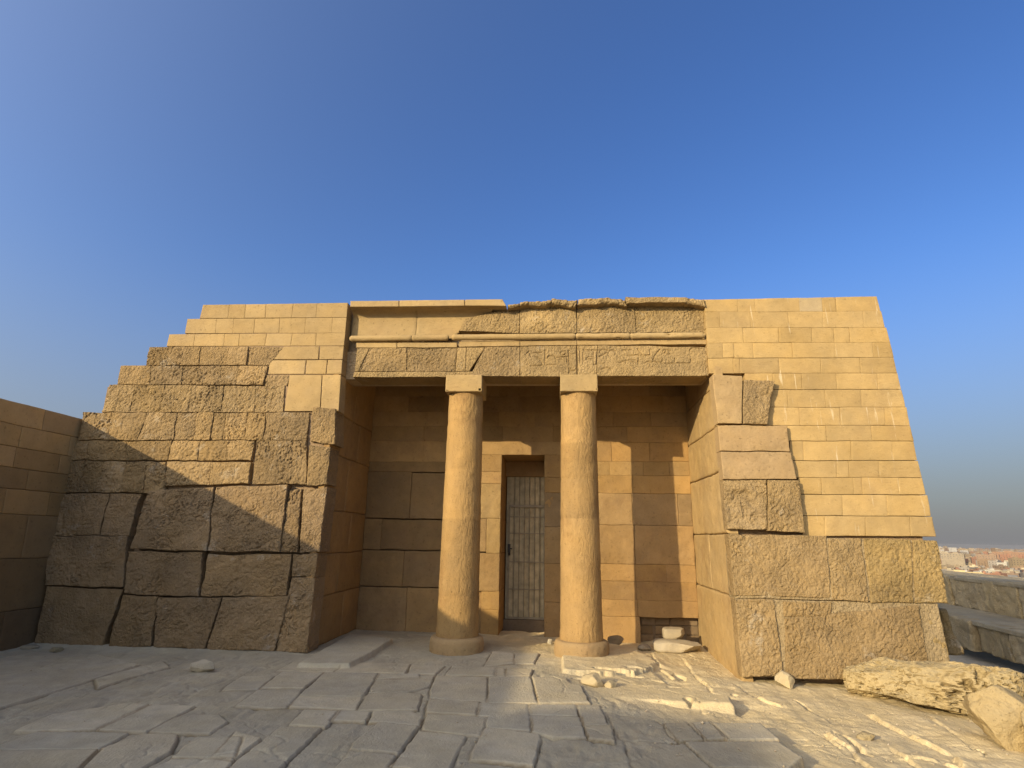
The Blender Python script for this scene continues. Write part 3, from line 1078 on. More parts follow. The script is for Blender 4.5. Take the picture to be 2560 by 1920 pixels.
mb = MB()
for q, d in [([(1440, 470), (1520, 340), (2122, 200), (2122, 502)], -.115)]:
    ab(Z3, q, True, (.50, .375, .21), out=d, bul=.03)
ab(Z4, [(2, 200), (625, 215), (628, 495), (2, 500)], True, (.51, .385, .215), out=-.10, bul=.02)
ab(Z4, [(632, 200), (1260, 190), (1290, 490), (632, 495)], True, (.50, .375, .21), out=-.10, bul=.02)
ab(Z4, [(1262, 190), (2035, 200), (2050, 485), (1292, 490)], True, (.53, .40, .225), out=-.11, bul=.0)
mb.box((XL - .03, 9.30, 4.70), (XR + .03, 9.8, 5.42), (.42, .31, .18))
mb.build('cornice_face', M_ROUGH, tomb)

for Zf, q, d, rough in [
        (Z3, [(245, 140), (785, 136), (785, 206), (243, 208)], .09, 0), (Z3, [(788, 134), (1512, 126), (1512, 196), (788, 206)], .09, 0),
        (Z3, [(1515, 125), (1930, 122), (1975, 198), (1515, 196)], .09, 0),
        (Z3, [(1985, 155), (2125, 140), (2125, 190), (1990, 205)], .05, 2), (Z4, [(2, 132), (330, 118), (330, 175), (2, 190)], .06, 2), (Z4, [(325, 118), (655, 132), (630, 215), (328, 185)], .06, 2),
        (Z4, [(660, 118), (1160, 118), (1190, 185), (650, 195)], .05, 2), (Z4, [(1165, 92), (1850, 96), (1850, 158), (1185, 160)], .08, 1),
        (Z4, [(1820, 98), (2035, 122), (2045, 200), (1840, 165)], .07, 2)]:
    mb = MB()
    block(mb, mapF, qF(Zf, q, d), out=d, back=.9, col=jit((.55, .415, .235), .04), amp=[.004, .015, .045][rough], frq=[5, 6, 7][rough], er=[.012, .02, .04][rough],
          gap=.002, wob=[.004, .02, .07][rough], chip=[.06, .2, .4][rough], rid=[0, .01, .05][rough], res=.016, o=5)
    mb.build('cornice_slab', M_SMOOTH if rough == 0 else M_ROUGH, tomb)

# ------------------------------------------------------------------ enclosure wall on the left
wall = MB()
wy0 = -4.5
zz = [-.15]
hs = [.78, .52, .72, .30, .30, .32, .30, .31, .20]
hs = [.66, .72, .62, .36, .30, .30, .32, .33]
for h in hs:
    zz.append(zz[-1] + h)
XW = lambda z: -7.76 - .058 * z
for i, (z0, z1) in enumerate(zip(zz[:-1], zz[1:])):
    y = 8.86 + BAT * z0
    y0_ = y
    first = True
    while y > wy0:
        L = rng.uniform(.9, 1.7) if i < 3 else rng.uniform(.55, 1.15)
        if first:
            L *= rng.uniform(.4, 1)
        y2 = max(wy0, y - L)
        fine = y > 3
        block(wall, lambda u, v, d: np.stack([XW(v) + d, -u, v], -1), [(-y, z1), (-y2, z1), (-y2, z0), (-y, z0)], col=jit([(.26, .18, .105), (.32, .225, .125), (.36, .255, .14), (.46, .32, .165), (.50, .35, .18), (.58, .41, .215), (.66, .48, .26), (.72, .53, .30)][i], .16),  # restored upper courses paler; light bounced off the front also put into their tint
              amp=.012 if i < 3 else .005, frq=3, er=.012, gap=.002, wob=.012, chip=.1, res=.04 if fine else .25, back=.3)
        y = y2
        first = False
wall.box((-8.7, wy0 + .02, -.2), (-8.05, 8.9, zz[-1] - .01), CC)
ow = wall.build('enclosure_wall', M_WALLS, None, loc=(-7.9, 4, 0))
tag(ow, 'tall shaded stone block wall standing at the left edge, square to the tomb front', 'wall')

# ------------------------------------------------------------------ ground and pavement
SA = lambda x, y: (x * .27125, 1600 + y * .27125)
SB = lambda x, y: (560 + x * .27125, 1580 + y * .27125)
SCc = lambda x, y: (1060 + x * .27125, 1580 + y * .27125)
SD = lambda x, y: (1560 + x * .27125, 1580 + y * .27125)
SLABS = [
    (SCc, [(110, 400), (575, 415), (580, 650), (330, 630), (60, 600), (60, 540)]), (SCc, [(605, 415), (975, 410), (1045, 650), (590, 650)]),
    (SCc, [(1000, 415), (1310, 425), (1340, 470), (1440, 490), (1525, 655), (1060, 655)]), (SCc, [(45, 625), (515, 645), (490, 770), (20, 745)]),
    (SCc, [(520, 655), (965, 665), (985, 910), (580, 880), (580, 780), (500, 770)]), (SCc, [(975, 665), (1400, 670), (1415, 780), (980, 760)]),
    (SCc, [(985, 770), (1440, 785), (1500, 975), (1180, 970), (1000, 925)]), (SCc, [(1415, 670), (1610, 670), (1690, 850), (1480, 865)]),
    (SCc, [(1490, 870), (1720, 860), (1755, 1010), (1520, 985)]), (SCc, [(30, 750), (580, 785), (520, 955), (-20, 905)]),
    (SCc, [(570, 885), (1060, 950), (1070, 1000), (1000, 1230), (440, 1180), (440, 1120)]), (SCc, [(370, 1195), (980, 1260), (970, 1400), (290, 1400)]),
    (SCc, [(1690, 775), (2120, 820), (2240, 900), (2330, 1020), (1820, 1035)]), (SD, [(10, 1040), (560, 1045), (830, 1290), (100, 1330)]),
    (SD, [(370, 845), (600, 835), (740, 990), (500, 1010), (420, 960)]), (SD, [(810, 840), (1260, 845), (1430, 990), (960, 995)]),
    (SD, [(560, 1010), (1420, 1000), (1640, 1150), (1500, 1260), (830, 1240)]), (SD, [(600, 840), (780, 830), (950, 980), (750, 990)]),
    (SB, [(485, 360), (640, 275), (1130, 280), (1005, 370)]), (SB, [(1140, 280), (1725, 295), (1660, 380), (1020, 370)]),
    (SB, [(30, 495), (180, 400), (470, 405), (320, 525), (-20, 535)]), (SB, [(340, 520), (540, 370), (920, 378), (730, 520)]),
    (SB, [(930, 378), (1430, 380), (1370, 470), (1270, 600), (700, 590), (800, 500)]), (SB, [(1430, 385), (1800, 385), (1790, 435), (1400, 435)]),
    (SB, [(1405, 440), (1940, 405), (1890, 500), (1690, 555), (1330, 560)]), (SB, [(1340, 565), (1700, 560), (1820, 570), (1780, 715), (1220, 725)]),
    (SB, [(110, 680), (320, 535), (730, 525), (590, 690), (450, 705)]), (SB, [(600, 690), (690, 600), (1270, 605), (1210, 720)]),
    (SB, [(600, 860), (740, 720), (1070, 730), (930, 880)]), (SB, [(1380, 730), (1720, 725), (1830, 770), (1790, 865), (1340, 825)]),
    (SB, [(1200, 1020), (1430, 840), (1780, 870), (1600, 1120), (1170, 1080)]), (SB, [(1170, 1095), (1580, 1135), (1520, 1280), (1000, 1280)]),
    (SB, [(60, 1235), (530, 870), (900, 885), (480, 1280), (0, 1280)]), (SB, [(1070, 730), (1350, 735), (1300, 820), (990, 820)]),
    (SB, [(-100, 1160), (120, 920), (340, 980), (70, 1190)]), (SB, [(1800, 905), (2230, 955), (2050, 1290), (1540, 1240)]),
    (SB, [(1730, 300), (2040, 310), (1940, 385), (1700, 380)]), (SCc, [(270, 310), (660, 325), (655, 405), (200, 395)]),
    (SCc, [(665, 325), (745, 328), (750, 408), (660, 405)]), (SCc, [(755, 330), (1000, 340), (975, 400), (760, 408)]),
    (SCc, [(640, 175), (820, 200), (830, 285), (560, 310)]), (SCc, [(840, 195), (1060, 195), (1010, 290), (835, 290)]),
    (SA, [(130, 840), (480, 690), (1150, 590), (1390, 590), (890, 825), (500, 840)]), (SA, [(900, 825), (1400, 590), (1800, 605), (1350, 845)]),
    (SA, [(-100, 1010), (350, 845), (1180, 855), (920, 1000), (0, 1012)]), (SA, [(935, 1000), (1330, 855), (1640, 870), (1580, 1020), (1200, 1230), (690, 1230)]),
    (SA, [(-200, 1025), (900, 1015), (680, 1230), (-300, 1230)]), (SA, [(1600, 720), (1760, 690), (2030, 690), (2100, 750), (1930, 860), (1370, 850)]),
    (SA, [(1700, 980), (1850, 900), (2220, 900), (2150, 1090), (1590, 1085)]), (SA, [(1430, 1180), (1590, 1095), (2160, 1095), (2030, 1230), (1350, 1230)]),
    (SA, [(-200, 690), (830, 372), (1290, 225), (900, 130), (300, 110), (-200, 240)]), (SA, [(880, 360), (1500, 190), (1560, 250), (1200, 350), (910, 440)]),
]
gx = np.arange(-8.3, 6.3, .0125)
gy = np.arange(3.9, 11.35, .0125)
GX, GY = np.meshgrid(gx, gy)


def level(X, Y):
    b = -.13 * sst(.3, 2.4, X) - .03 * np.clip(X - 2.4, 0, 30)
    b = b + .06 * sst(9.3, 10.6, Y) * sst(1.0, 2.0, X)
    return b


N2 = np.stack([GX, GY, np.zeros_like(GX)], -1)
H = level(GX, GY) - .010
WX = GX + .011 * fbm(N2 * 3.5 + 3, 4)
WY = GY + .011 * fbm(N2 * 3.5 + 77, 4)
C = np.zeros(GX.shape + (3,))
dirt = np.array((.37, .318, .215))
rock = np.array((.54, .43, .245))
# bedrock on the right: tilted beds whose broken edges face left
rm = sst(.0, .9, GX + .5 * (GY - 7.6) + .25 * fbm(N2 * 1.3, 3)) * sst(5.2, 6.2, GY + .75 * np.clip(GX - 1, 0, 2))
H += rm * (.05 * fbm(N2 * np.array([1.6, .6, 1]) + 2, 5) + .010 * fbm(N2 * 9, 3) - .01)
SD = lambda x, y: (1560 + x * .27125, 1580 + y * .27125)
SE = lambda x, y: (1960 + x * .27125, 1580 + y * .27125)
# broken bed edges : (points, step, width of the bed behind the edge); negative steps drop away to the right
LEDGES = [(SE, [(740, 670), (1100, 870), (1530, 1060)], .085, .50), (SE, [(1540, 1080), (1690, 1270)], .10, .6), (SE, [(330, 880), (600, 1030), (840, 1240)], .06, .45),
          (SE, [(140, 590), (480, 800)], -.04, .4), (SE, [(950, 1000), (1300, 1255)], .05, .35), (SE, [(320, 850), (700, 880)], .05, .25), (SE, [(1040, 1110), (1450, 1140), (1660, 1210)], .05, .3),
          (SE, [(1300, 690), (1590, 890)], .03, .4), (SE, [(1590, 900), (1860, 1060)], -.04, .3), (SD, [(250, 200), (330, 340), (460, 430)], .06, .3), (SD, [(170, 320), (340, 440), (440, 510)], -.05, .35),
          (SD, [(540, 230), (640, 370), (770, 480), (830, 570)], .06, .4), (SD, [(940, 630), (1080, 745)], -.07, .3), (SD, [(1200, 570), (1450, 660)], .05, .3), (SD, [(1080, 740), (1280, 800), (1480, 775)], .05, .25),
          (SD, [(1030, 440), (1200, 570)], -.04, .35), (SD, [(370, 550), (620, 600)], .04, .3), (SD, [(800, 370), (760, 480)], -.05, .2), (SD, [(1440, 690), (1540, 770)], -.03, .2), (SD, [(1820, 890), (1990, 1020)], .05, .3),
          (SD, [(30, 390), (150, 460)], .05, .25), (SD, [(890, 560), (1160, 610)], .04, .25), (SD, [(1540, 830), (1590, 880)], -.04, .15), (SD, [(1100, 820), (1600, 860), (1900, 960)], .035, .25)]
for Zf, pts, step, wid in LEDGES:
    if wid < .28:
        continue
    P_ = [onZ(*Zf(*p), -.10) for p in pts]
    for (x0, y0), (x1, y1) in zip(P_[:-1], P_[1:]):
        ex, ey = x1 - x0, y1 - y0
        L = math.hypot(ex, ey)
        i0, i1 = np.searchsorted(gx, min(x0, x1) - .9), np.searchsorted(gx, max(x0, x1) + .9)
        j0, j1 = np.searchsorted(gy, min(y0, y1) - .9), np.searchsorted(gy, max(y0, y1) + .9)
        if i1 <= i0 or j1 <= j0:
            continue
        s_ = np.s_[j0:j1, i0:i1]
        X_ = GX[s_] + .045 * fbm(N2[s_] * 4 + 61, 4)
        Y_ = GY[s_] + .045 * fbm(N2[s_] * 4 + 13, 4)
        t_ = ((X_ - x0) * ex + (Y_ - y0) * ey) / (L * L)
        sd_ = -((X_ - x0) * ey - (Y_ - y0) * ex) / L        # positive on the far (upper right) side
        end = sst(-.05, .18, t_) * sst(1.05, .82, t_)
        H[s_] += step * (.48 if step > 0 else .7) * sst(-.012, .02, sd_) * np.exp(-np.clip(sd_, 0, None) / (wid * 1.1)) * end
        H[s_] -= (.035 if step < 0 else .014) * (1 - sst(.002, .018, np.abs(sd_ + .004))) * end
H -= (1 - rm) * .05 * np.clip(ridge(N2 * np.array([2.4, .8, 1]) + 4, 4) - .55, 0, 1) * (1 - sst(8.2, 8.8, GY))
H += (1 - rm) * (.018 * fbm(N2 * 2.2, 4) + .006 * fbm(N2 * 14, 2))
C[:] = dirt[None, None] * (1 - rm[..., None]) + rock[None, None] * rm[..., None]
C *= (1 + .14 * fbm(N2 * 3.1 + 12, 4))[..., None]
# worn rock plinth round the right column
pr = np.hypot(WX - .375, (WY - 9.2) * .85)
pl = sst(1.10, 1.02, pr + .14 * fbm(N2 * 5, 3)) * sst(-.4, .1, GX)
H = np.maximum(H, (level(GX, GY) + .035 + .012 * fbm(N2 * 6, 3)) * pl + (1 - pl) * -9)
# bed edge facing the camera
q = [onZ(*SCc(1510, 540), -.03), onZ(*SD(1000, 690), -.03), onZ(*SD(1000, 730), -.06), onZ(*SD(60, 712), -.06), onZ(*SCc(1640, 690), -.06)]
sdp = poly_sd(WX, WY, [(.50, 7.55), (1.35, 7.75), (1.95, 7.3), (1.9, 6.98), (1.3, 6.98), (.62, 7.05)])
H = np.where(sdp > 0, np.maximum(H, -.055 + .022 * sst(0, .03, sdp) + .008 * fbm(N2 * 8, 3)), H)
# hollow in front of it
sdp = poly_sd(WX, WY, [(.62, 7.05), (1.95, 6.98), (2.2, 6.3), (1.0, 6.4)])
H -= .01 * sst(-.05, .08, sdp)
# pits
for (px, py), rx, ry, dp in [((1697, 1672), .085, .16, .16), ((1545, 1682), .34, .07, .12), ((1455, 1697), .12, .05, .10), ((1585, 1672), .12, .05, .1), ((1640, 1690), .13, .03, .07), ((1720, 1745), .05, .10, .06), ((1835, 1735), .04, .05, .06),
                             ((1690, 1715), .1, .02, .05), ((2010, 1755), .03, .30, .05), ((2130, 1850), .035, .35, .06), ((2440, 1855), .05, .09, .08)]:
    x, y = onZ(px, py, -.02 if px < 1800 else -.12)
    rr_ = np.hypot((WX - x) / rx, (WY - y) / ry) + .35 * fbm(N2 * 11, 3)
    H -= dp * sst(1.05, .8, rr_)
JM = np.zeros_like(GX)
SCOL = np.array((.415, .358, .245))
for i, (Zf, pts) in enumerate(SLABS):
    lz = 0.0
    poly = [onZ(*Zf(*p), 0.0) for p in pts]
    if np.mean([p[0] for p in poly]) > .7:
        poly = [onZ(*Zf(*p), -.05) for p in pts]
    xs = [p[0] for p in poly]
    ys = [p[1] for p in poly]
    i0, i1 = np.searchsorted(gx, min(xs) - .1), np.searchsorted(gx, max(xs) + .1)
    j0, j1 = np.searchsorted(gy, min(ys) - .1), np.searchsorted(gy, max(ys) + .1)
    if i1 <= i0 or j1 <= j0:
        continue
    s_ = np.s_[j0:j1, i0:i1]
    sdv = poly_sd(WX[s_] - .010 * fbm(N2[s_] * 6, 2), WY[s_], poly)
    sdv = sdv + .016
    gyv = np.clip(np.abs(np.gradient(sdv, axis=0)) / .0125, 0, 1)
    cx, cy = np.mean(xs), np.mean(ys)
    tx, ty = rng.uniform(-.004, .004), rng.uniform(-.004, .004)
    hz = (0.0 if cx < .7 else -.05) + .004 + rng.uniform(-.003, .006) + tx * (GX[s_] - cx) + ty * (GY[s_] - cy) + .004 * fbm(N2[s_] * 3 + i, 4)
    worn = np.clip(fbm(N2[s_] * 1.4 + i * 3, 3), 0, 1)
    hz = hz - .005 * (1 - sst(.0, .025, sdv)) ** 2 - .010 * worn
    k = sst(.002, .012, sdv)
    H[s_] = H[s_] * (1 - k) + np.maximum(hz, H[s_]) * k
    jm = (1 - sst(.003 + .007 * gyv, .0105 + .010 * gyv, np.abs(sdv - .002))) * (.45 + .55 * sst(-.25, .1, fbm(N2[s_] * 2.1 + 33, 3)))
    H[s_] -= .017 * jm
    JM[s_] = np.maximum(JM[s_], jm)
    f = 1 + rng.uniform(-.12, .10)
    hue = rng.uniform(-.015, .05)
    cc = SCOL * f * np.array((1 + hue * .6, 1, 1 - hue))
    kk = (k * sst(-.004, .02, sdv) * (1 - .55 * worn))[..., None]
    C[s_] = C[s_] * (1 - kk) + cc * (1 + .10 * fbm(N2[s_] * 4 + i, 3))[..., None] * kk
C = C * (1 - .55 * JM[..., None] * (1 - np.array((.86, .74, .60))) - .30 * JM[..., None])
ck = np.abs(fbm(N2 * .8 + 91, 4))
H -= .014 * (1 - sst(.0, .012, ck)) * sst(-.1, .2, fbm(N2 * .5 + 8, 2) + .1)
C *= (1 + .26 * fbm(N2 * 1.1 + 60, 5) + .12 * fbm(N2 * 7 + 3, 3))[..., None]
# raised slab along the left side of the portico
poly = [onZ(*SB(*p), .08) for p in [(1560, 45), (1380, 160), (1165, 272), (680, 268), (830, 185), (1060, 60), (1160, 0)]]
poly = [(p[0], min(p[1], 10.9)) for p in poly]
sdv = poly_sd(WX, WY, poly)
k = sst(-.004, .012, sdv)
hz = .060 + .010 * fbm(N2 * 3, 4) - .01 * (1 - sst(0, .03, sdv))
H = H * (1 - k) + hz * k
C = C * (1 - k[..., None]) + k[..., None] * np.array((.40, .345, .235)) * (1 + .10 * fbm(N2 * 4, 3))[..., None]
# sand drifted against the walls
H += .03 * sst(8.35, 8.66, GY) * sst(-3.4, -3.9, GX)
mb = MB()
mb.grid(np.stack([GX, GY, H], -1), col=C)
o = mb.build('pavement', M_PAVE, None, sharp=180, loc=(0, 7, 0))
tag(o, kind='structure')

# plateau round it, down to the plain
mb = MB()
ax = np.concatenate([np.linspace(-90, -12, 20), np.linspace(-10, 14, 60), np.linspace(15, 70, 40)])
ay = np.concatenate([np.linspace(-80, -6, 20), np.linspace(-5, 20, 60), np.linspace(22, 90, 40)])
AX, AY = np.meshgrid(ax, ay)
NN = np.stack([AX, AY, AX * 0], -1)
dist = np.maximum(AX * .75 + AY * .4 - 26 + 3 * fbm(NN * .08, 3), 0)
AZ = level(AX, np.minimum(AY, 9)) - .16 + .05 * fbm(NN * .5, 3) - np.minimum(dist * .9, 46) - .0
AZ = AZ - 1.15 * sst(5.8, 9.5, AX) * sst(40, 25, AX)
AZ = np.where((AX > 400) & (dist <= 0), np.maximum(AZ, -.55 + .05 * fbm(NN * .5, 3)), AZ)
gc = np.array((.42, .345, .235)) * (1 + .12 * fbm(NN * .6, 3))[..., None]
mb.grid(np.stack([AX, AY, AZ], -1), col=gc)
tag(mb.build('ground', M_GROUND, None, sharp=180), kind='structure')
mb = MB()
bx_ = np.linspace(-6500, 7000, 60)
by_ = np.linspace(-6000, 7500, 60)
BX, BYy = np.meshgrid(bx_, by_)
mb.grid(np.stack([BX, BYy, np.full_like(BX, -45.0)], -1), col=(.26, .215, .165))
tag(mb.build('plain', M_GROUND, None), kind='structure')

# unseen ridge added behind the camera, its top shaped for the round paving shadow
mb = MB()
ss = np.linspace(-14, 3.2, 90)
prof = np.interp(ss, [-14, -9, -7, -5.6, -5.0, -4.43, -4.30, -3.77, -3.0, -2.51, -2.21, -1.92, -1.6, -1.0, -.2, .8, 2, 3.2],
                 [1.5, 2.5, 3.0, 3.9, 4.5, 4.95, 5.6, 6.06, 6.30, 6.02, 5.7, 5.1, 3.6, 1.6, -2, -7, -13, -19])
hh = (prof + 21.0) * math.tan(SUN_EL)
dep = np.linspace(-1, 1, 40)
Sg, Dg = np.meshgrid(ss, dep)
Hh = np.interp(Sg, ss, hh) * np.clip(1 - np.abs(Dg) ** 2.2, 0, 1)
al = -21.0 + Dg * 4.5
Xh = cos(SUN_AZ) * Sg + sin(SUN_AZ) * al
Yh = -sin(SUN_AZ) * Sg + cos(SUN_AZ) * al
NNh = np.stack([Xh, Yh, Hh], -1)
Hh = Hh + .10 * fbm(NNh * 1.1, 4) * (np.abs(Dg) > .12) - .3
mb.grid(np.stack([Xh, Yh, Hh], -1), col=(.45, .36, .23))
tag(mb.build('unseen_shadow_ridge', M_GROUND, None, sharp=180), kind='structure')

# ------------------------------------------------------------------ loose stones
def rock(name, c, size, seed, mat, col, label, cat='stone', rotz=0.0, amp=.18, pits=0.0, sub=4, tilt=0.0, flat=0.75, group=None, sq=0.5, pf=6.0):
    import bmesh
    bm = bmesh.new()
    bmesh.ops.create_icosphere(bm, subdivisions=sub, radius=1.0)
    me = bpy.data.meshes.new(name)
    bm.to_mesh(me)
    bm.free()
    n = len(me.vertices)
    v = np.zeros(n * 3)
    me.vertices.foreach_get('co', v)
    v = v.reshape(-1, 3)
    # boxy shape with broken planes
    v = np.sign(v) * np.abs(v) ** (1 - sq * .62)
    rs = np.random.RandomState(seed)
    for k in range(5 if sq > .7 and name == 'loose_stone' else 13):
        nv = rs.normal(size=3)
        nv /= np.linalg.norm(nv)
        off = rs.uniform(.80, 1.0) if sq > .7 and name == 'loose_stone' else rs.uniform(.66, .96)
        dd = v @ nv - off
        v = v - np.outer(np.clip(dd, 0, None), nv) * .96
    S = np.array(size) / 2
    col = np.array(col) * np.array((.66, .63, .54))
    p = v * S
    sc_ = np.mean(S)
    nv = v / np.linalg.norm(v, axis=1)[:, None]
    d = amp * sc_ * fbm(p / sc_ * 1.3 + seed, 5)
    if pits:
        msk = sst(-.75, .15, fbm(p * 1.6 + seed + 7, 2) + .5 * (p[:, 0] / S[0]) - .35 * p[:, 2] / S[2])
        a1 = pn(p * np.array([pf, pf, pf * 1.25]) + 1.2 * fbm(p * 5, 2)[:, None] + seed)
        a2 = pn(p * np.array([pf * 2.3, pf * 2.3, pf * 3.0]) + seed + 31)
        d = d - pits * msk * (sst(.22, .40, a1) + .55 * sst(.20, .36, a2))
    p = p + nv * d[:, None]
    p[:, 2] = np.where(p[:, 2] < -S[2] * flat, -S[2] * flat + (p[:, 2] + S[2] * flat) * .15, p[:, 2])
    ct, sn = cos(tilt), sin(tilt)
    p = np.stack([p[:, 0] * ct + p[:, 2] * sn, p[:, 1], -p[:, 0] * sn + p[:, 2] * ct], -1)
    cz, sz = cos(rotz), sin(rotz)
    p = np.stack([p[:, 0] * cz - p[:, 1] * sz, p[:, 0] * sz + p[:, 1] * cz, p[:, 2]], -1)
    p[:, 2] -= p[:, 2].min()
    me.vertices.foreach_set('co', p.astype(np.float32).ravel())
    at = me.attributes.new('tint', 'FLOAT_COLOR', 'POINT')
    cl = np.array(col) * (1 + .10 * fbm(p / sc_ * 2 + seed, 3))[:, None]
    at.data.foreach_set('color', np.concatenate([cl, np.ones((n, 1))], 1).astype(np.float32).ravel())
    me.polygons.foreach_set('use_smooth', [True] * len(me.polygons))
    me.set_sharp_from_angle(angle=radians(26))
    me.materials.append(mat)
    o = bpy.data.objects.new(name, me)
    COL.objects.link(o)
    o.location = c
    tag(o, label, cat, group)
    return o


def gz(x, y):
    i = int(np.clip(np.searchsorted(gx, x), 0, len(gx) - 1))
    j = int(np.clip(np.searchsorted(gy, y), 0, len(gy) - 1))
    return float(H[j, i])


PAL = (.60, .53, .42)
x, y = onZ(503, 1677, 0)
rock('loose_stone', (x, y, gz(x, y) - .005), (.33, .16, .16), 3, M_PALE, PAL, 'pale angular stone lying on the shaded paving before the stepped wing', amp=.12, rotz=.1, sub=4)
x, y = onZ(77, 1619, 0)
rock('loose_stone', (x, y + .0, gz(x, y) - .01), (.24, .16, .07), 5, M_PALE, (.40, .35, .27), 'flat grey stone at the foot of the enclosure wall corner', rotz=.3, sub=3)
x, y = onZ(142, 1624, 0)
rock('loose_stone', (x, y, gz(x, y) - .01), (.20, .14, .07), 8, M_PALE, (.42, .36, .24), 'small flat buff stone against the lowest block of the stepped wing', rotz=-.2, sub=3)
# two stacked in the corner of the portico
x, y = onZ(1692, 1622, -.05)
g0 = gz(x, y)
s1 = rock('loose_stone', (x, y, g0 - .01), (.78, .42, .19), 13, M_PALE, (.58, .51, .41), 'long pale slab of stone on the portico floor carrying a smaller block', amp=.10, rotz=.05, sub=5, sq=.8)
rock('loose_stone', (x - .02, y + .10, g0 + .165), (.37, .24, .19), 17, M_PALE, (.50, .43, .33), 'squarish pale stone resting on top of the long slab in the portico', amp=.10, rotz=.0, sub=4, sq=.9)
x, y = onZ(1610, 1618, -.03)
rock('loose_stone', (x, y, gz(x, y) - .01), (.23, .16, .12), 19, M_PALE, (.42, .36, .28), 'round grey stone beside the long slab in the portico', rotz=.3, sub=4, sq=.3)
x, y = onZ(1540, 1607, 0.02)
rock('loose_stone', (x, y, gz(x, y) - .02), (.28, .16, .16), 23, M_PALE, (.36, .28, .18), 'brown lump of stone in the column shadow behind the sunlit column base', rotz=.2, sub=4)
x, y = onZ(1375, 1606, 0.0)
rock('loose_stone', (x, y, gz(x, y) - .005), (.085, .08, .10), 29, M_PALE, (.62, .57, .48), 'tiny white cube of stone beside the doorway', rotz=.2, sub=3, sq=.9, amp=.08)
x, y = onZ(1960, 1706, -.12)
rock('loose_stone', (x, y - .02, gz(x, y) - .01), (.27, .20, .20), 31, M_PALE, (.60, .51, .36), 'pale pointed stone leaning at the foot of the smooth wing', amp=.14, rotz=-.5, sub=4, tilt=.3)
x, y = onZ(1480, 1712, -.03)
rock('loose_stone', (x, y, gz(x, y) - .02), (.26, .30, .16), 37, M_PALE, (.60, .50, .34), 'sunlit broken stone lying on the edge of the paving before the column', amp=.16, rotz=.7, sub=4, tilt=.2)
x, y = onZ(1525, 1716, -.03)
rock('loose_stone', (x, y, gz(x, y) - .02), (.17, .16, .10), 41, M_PALE, (.55, .46, .31), 'smaller broken stone just right of the sunlit one by the paving edge', amp=.16, rotz=.2, sub=3)
x, y = onZ(2165, 1838, -.12)
rock('loose_stone', (x, y, gz(x, y) - .02), (.16, .14, .10), 43, M_BOUL, (.50, .41, .26), 'small layered stone alone on the sunlit bedrock in front', amp=.16, rotz=.5, sub=4)
# boulders at the right
rock('boulder', (4.62, 7.86, -.20), (2.15, .95, .66), 51, M_BOUL, (.56, .45, .27), 'big long pitted yellow boulder lying at the right end of the tomb', cat='boulder', amp=.20, pits=.11, rotz=-.50, sub=7, sq=.35, flat=.62, pf=11)
rock('boulder', (4.28, 6.55, -.24), (.60, .46, .52), 57, M_BOUL, (.53, .42, .25), 'smooth upright wedge of rock in front of the long pitted boulder', cat='boulder', amp=.22, rotz=-.7, sub=5, sq=.75, tilt=.45)
rock('boulder', (4.62, 6.17, -.24), (.70, .60, .56), 61, M_BOUL, (.53, .42, .25), 'rounded rock cut off by the right edge of the photo', cat='boulder', amp=.16, rotz=.3, sub=5, sq=.3)
# gravel
G = MB()
for i in range(520):
    if i < 430:
        x, y = rng.uniform(.7, 5.5), rng.uniform(5.0, 8.4)
    else:
        x, y = rng.uniform(-7.4, 1), rng.uniform(5, 10.5)
    s = rng.uniform(.005, .014) * (1.3 if i % 17 == 0 else 1)
    v = np.array([(1, 0, 0), (-1, 0, 0), (0, 1, 0), (0, -1, 0), (0, 0, 1), (0, 0, -1)], float) * s * NR.uniform(.6, 1.2, size=(6, 1))
    a = rng.uniform(0, 3)
    v = np.stack([v[:, 0] * cos(a) - v[:, 1] * sin(a), v[:, 0] * sin(a) + v[:, 1] * cos(a), v[:, 2] * .8], -1) + np.array([x, y, gz(x, y) + s * .4])
    G.add(v, tris=[(0, 2, 4), (2, 1, 4), (1, 3, 4), (3, 0, 4), (2, 0, 5), (1, 2, 5), (3, 1, 5), (0, 3, 5)], col=jit((.40, .325, .215), .2))
tag(G.build('gravel', M_PALE, None, sharp=20), 'loose pebbles scattered over the bedrock and paving', 'gravel', kind='stuff')

# ------------------------------------------------------------------ low stone terraces beyond the right end
td = np.array((.115, .993))
tn = (.993, -.115, 0)


def terrace(p0, y_top, depth, label, len0, len1, hrow):
    P = on_plane(2450, y_top, p0, tn)
    z1 = P[2]
    z0 = p0[2]
    mb = MB()
    t = len0
    while t < len1:
        L = rng.uniform(1.3, 2.2)
        a, b = t, min(len1, t + L)
        mp_ = lambda u, v, d: np.stack([p0[0] + td[0] * u - d * td[1], p0[1] + td[1] * u + d * td[0], v], -1)
        c = jit((.62, .51, .34), .16)
        block(mb, mp_, [(a, z1), (b, z1), (b, z0 - .1), (a, z0 - .1)], out=rng.uniform(-.12, .08), amp=.09, frq=1.6, er=.06, gap=.012, wob=.09, chip=.5, back=.4, res=.05, rid=.06, col=c, o=6, cvar=.25)
        mt = lambda u, v, d: np.stack([p0[0] + td[0] * u + v * td[1], p0[1] + td[1] * u - v * td[0], z1 - .02 + d], -1)
        block(mb, mt, [(a, depth), (b, depth), (b, .02), (a, .02)], amp=.02, frq=2.5, er=.03, gap=.004, back=.12, res=.06, col=jit((.56, .49, .37), .06), chip=.1)
        t = b
    o = mb.build('stone_terrace', M_ROUGH, None, loc=(p0[0], p0[1], z0))
    tag(o, label, 'terrace')
    return z1


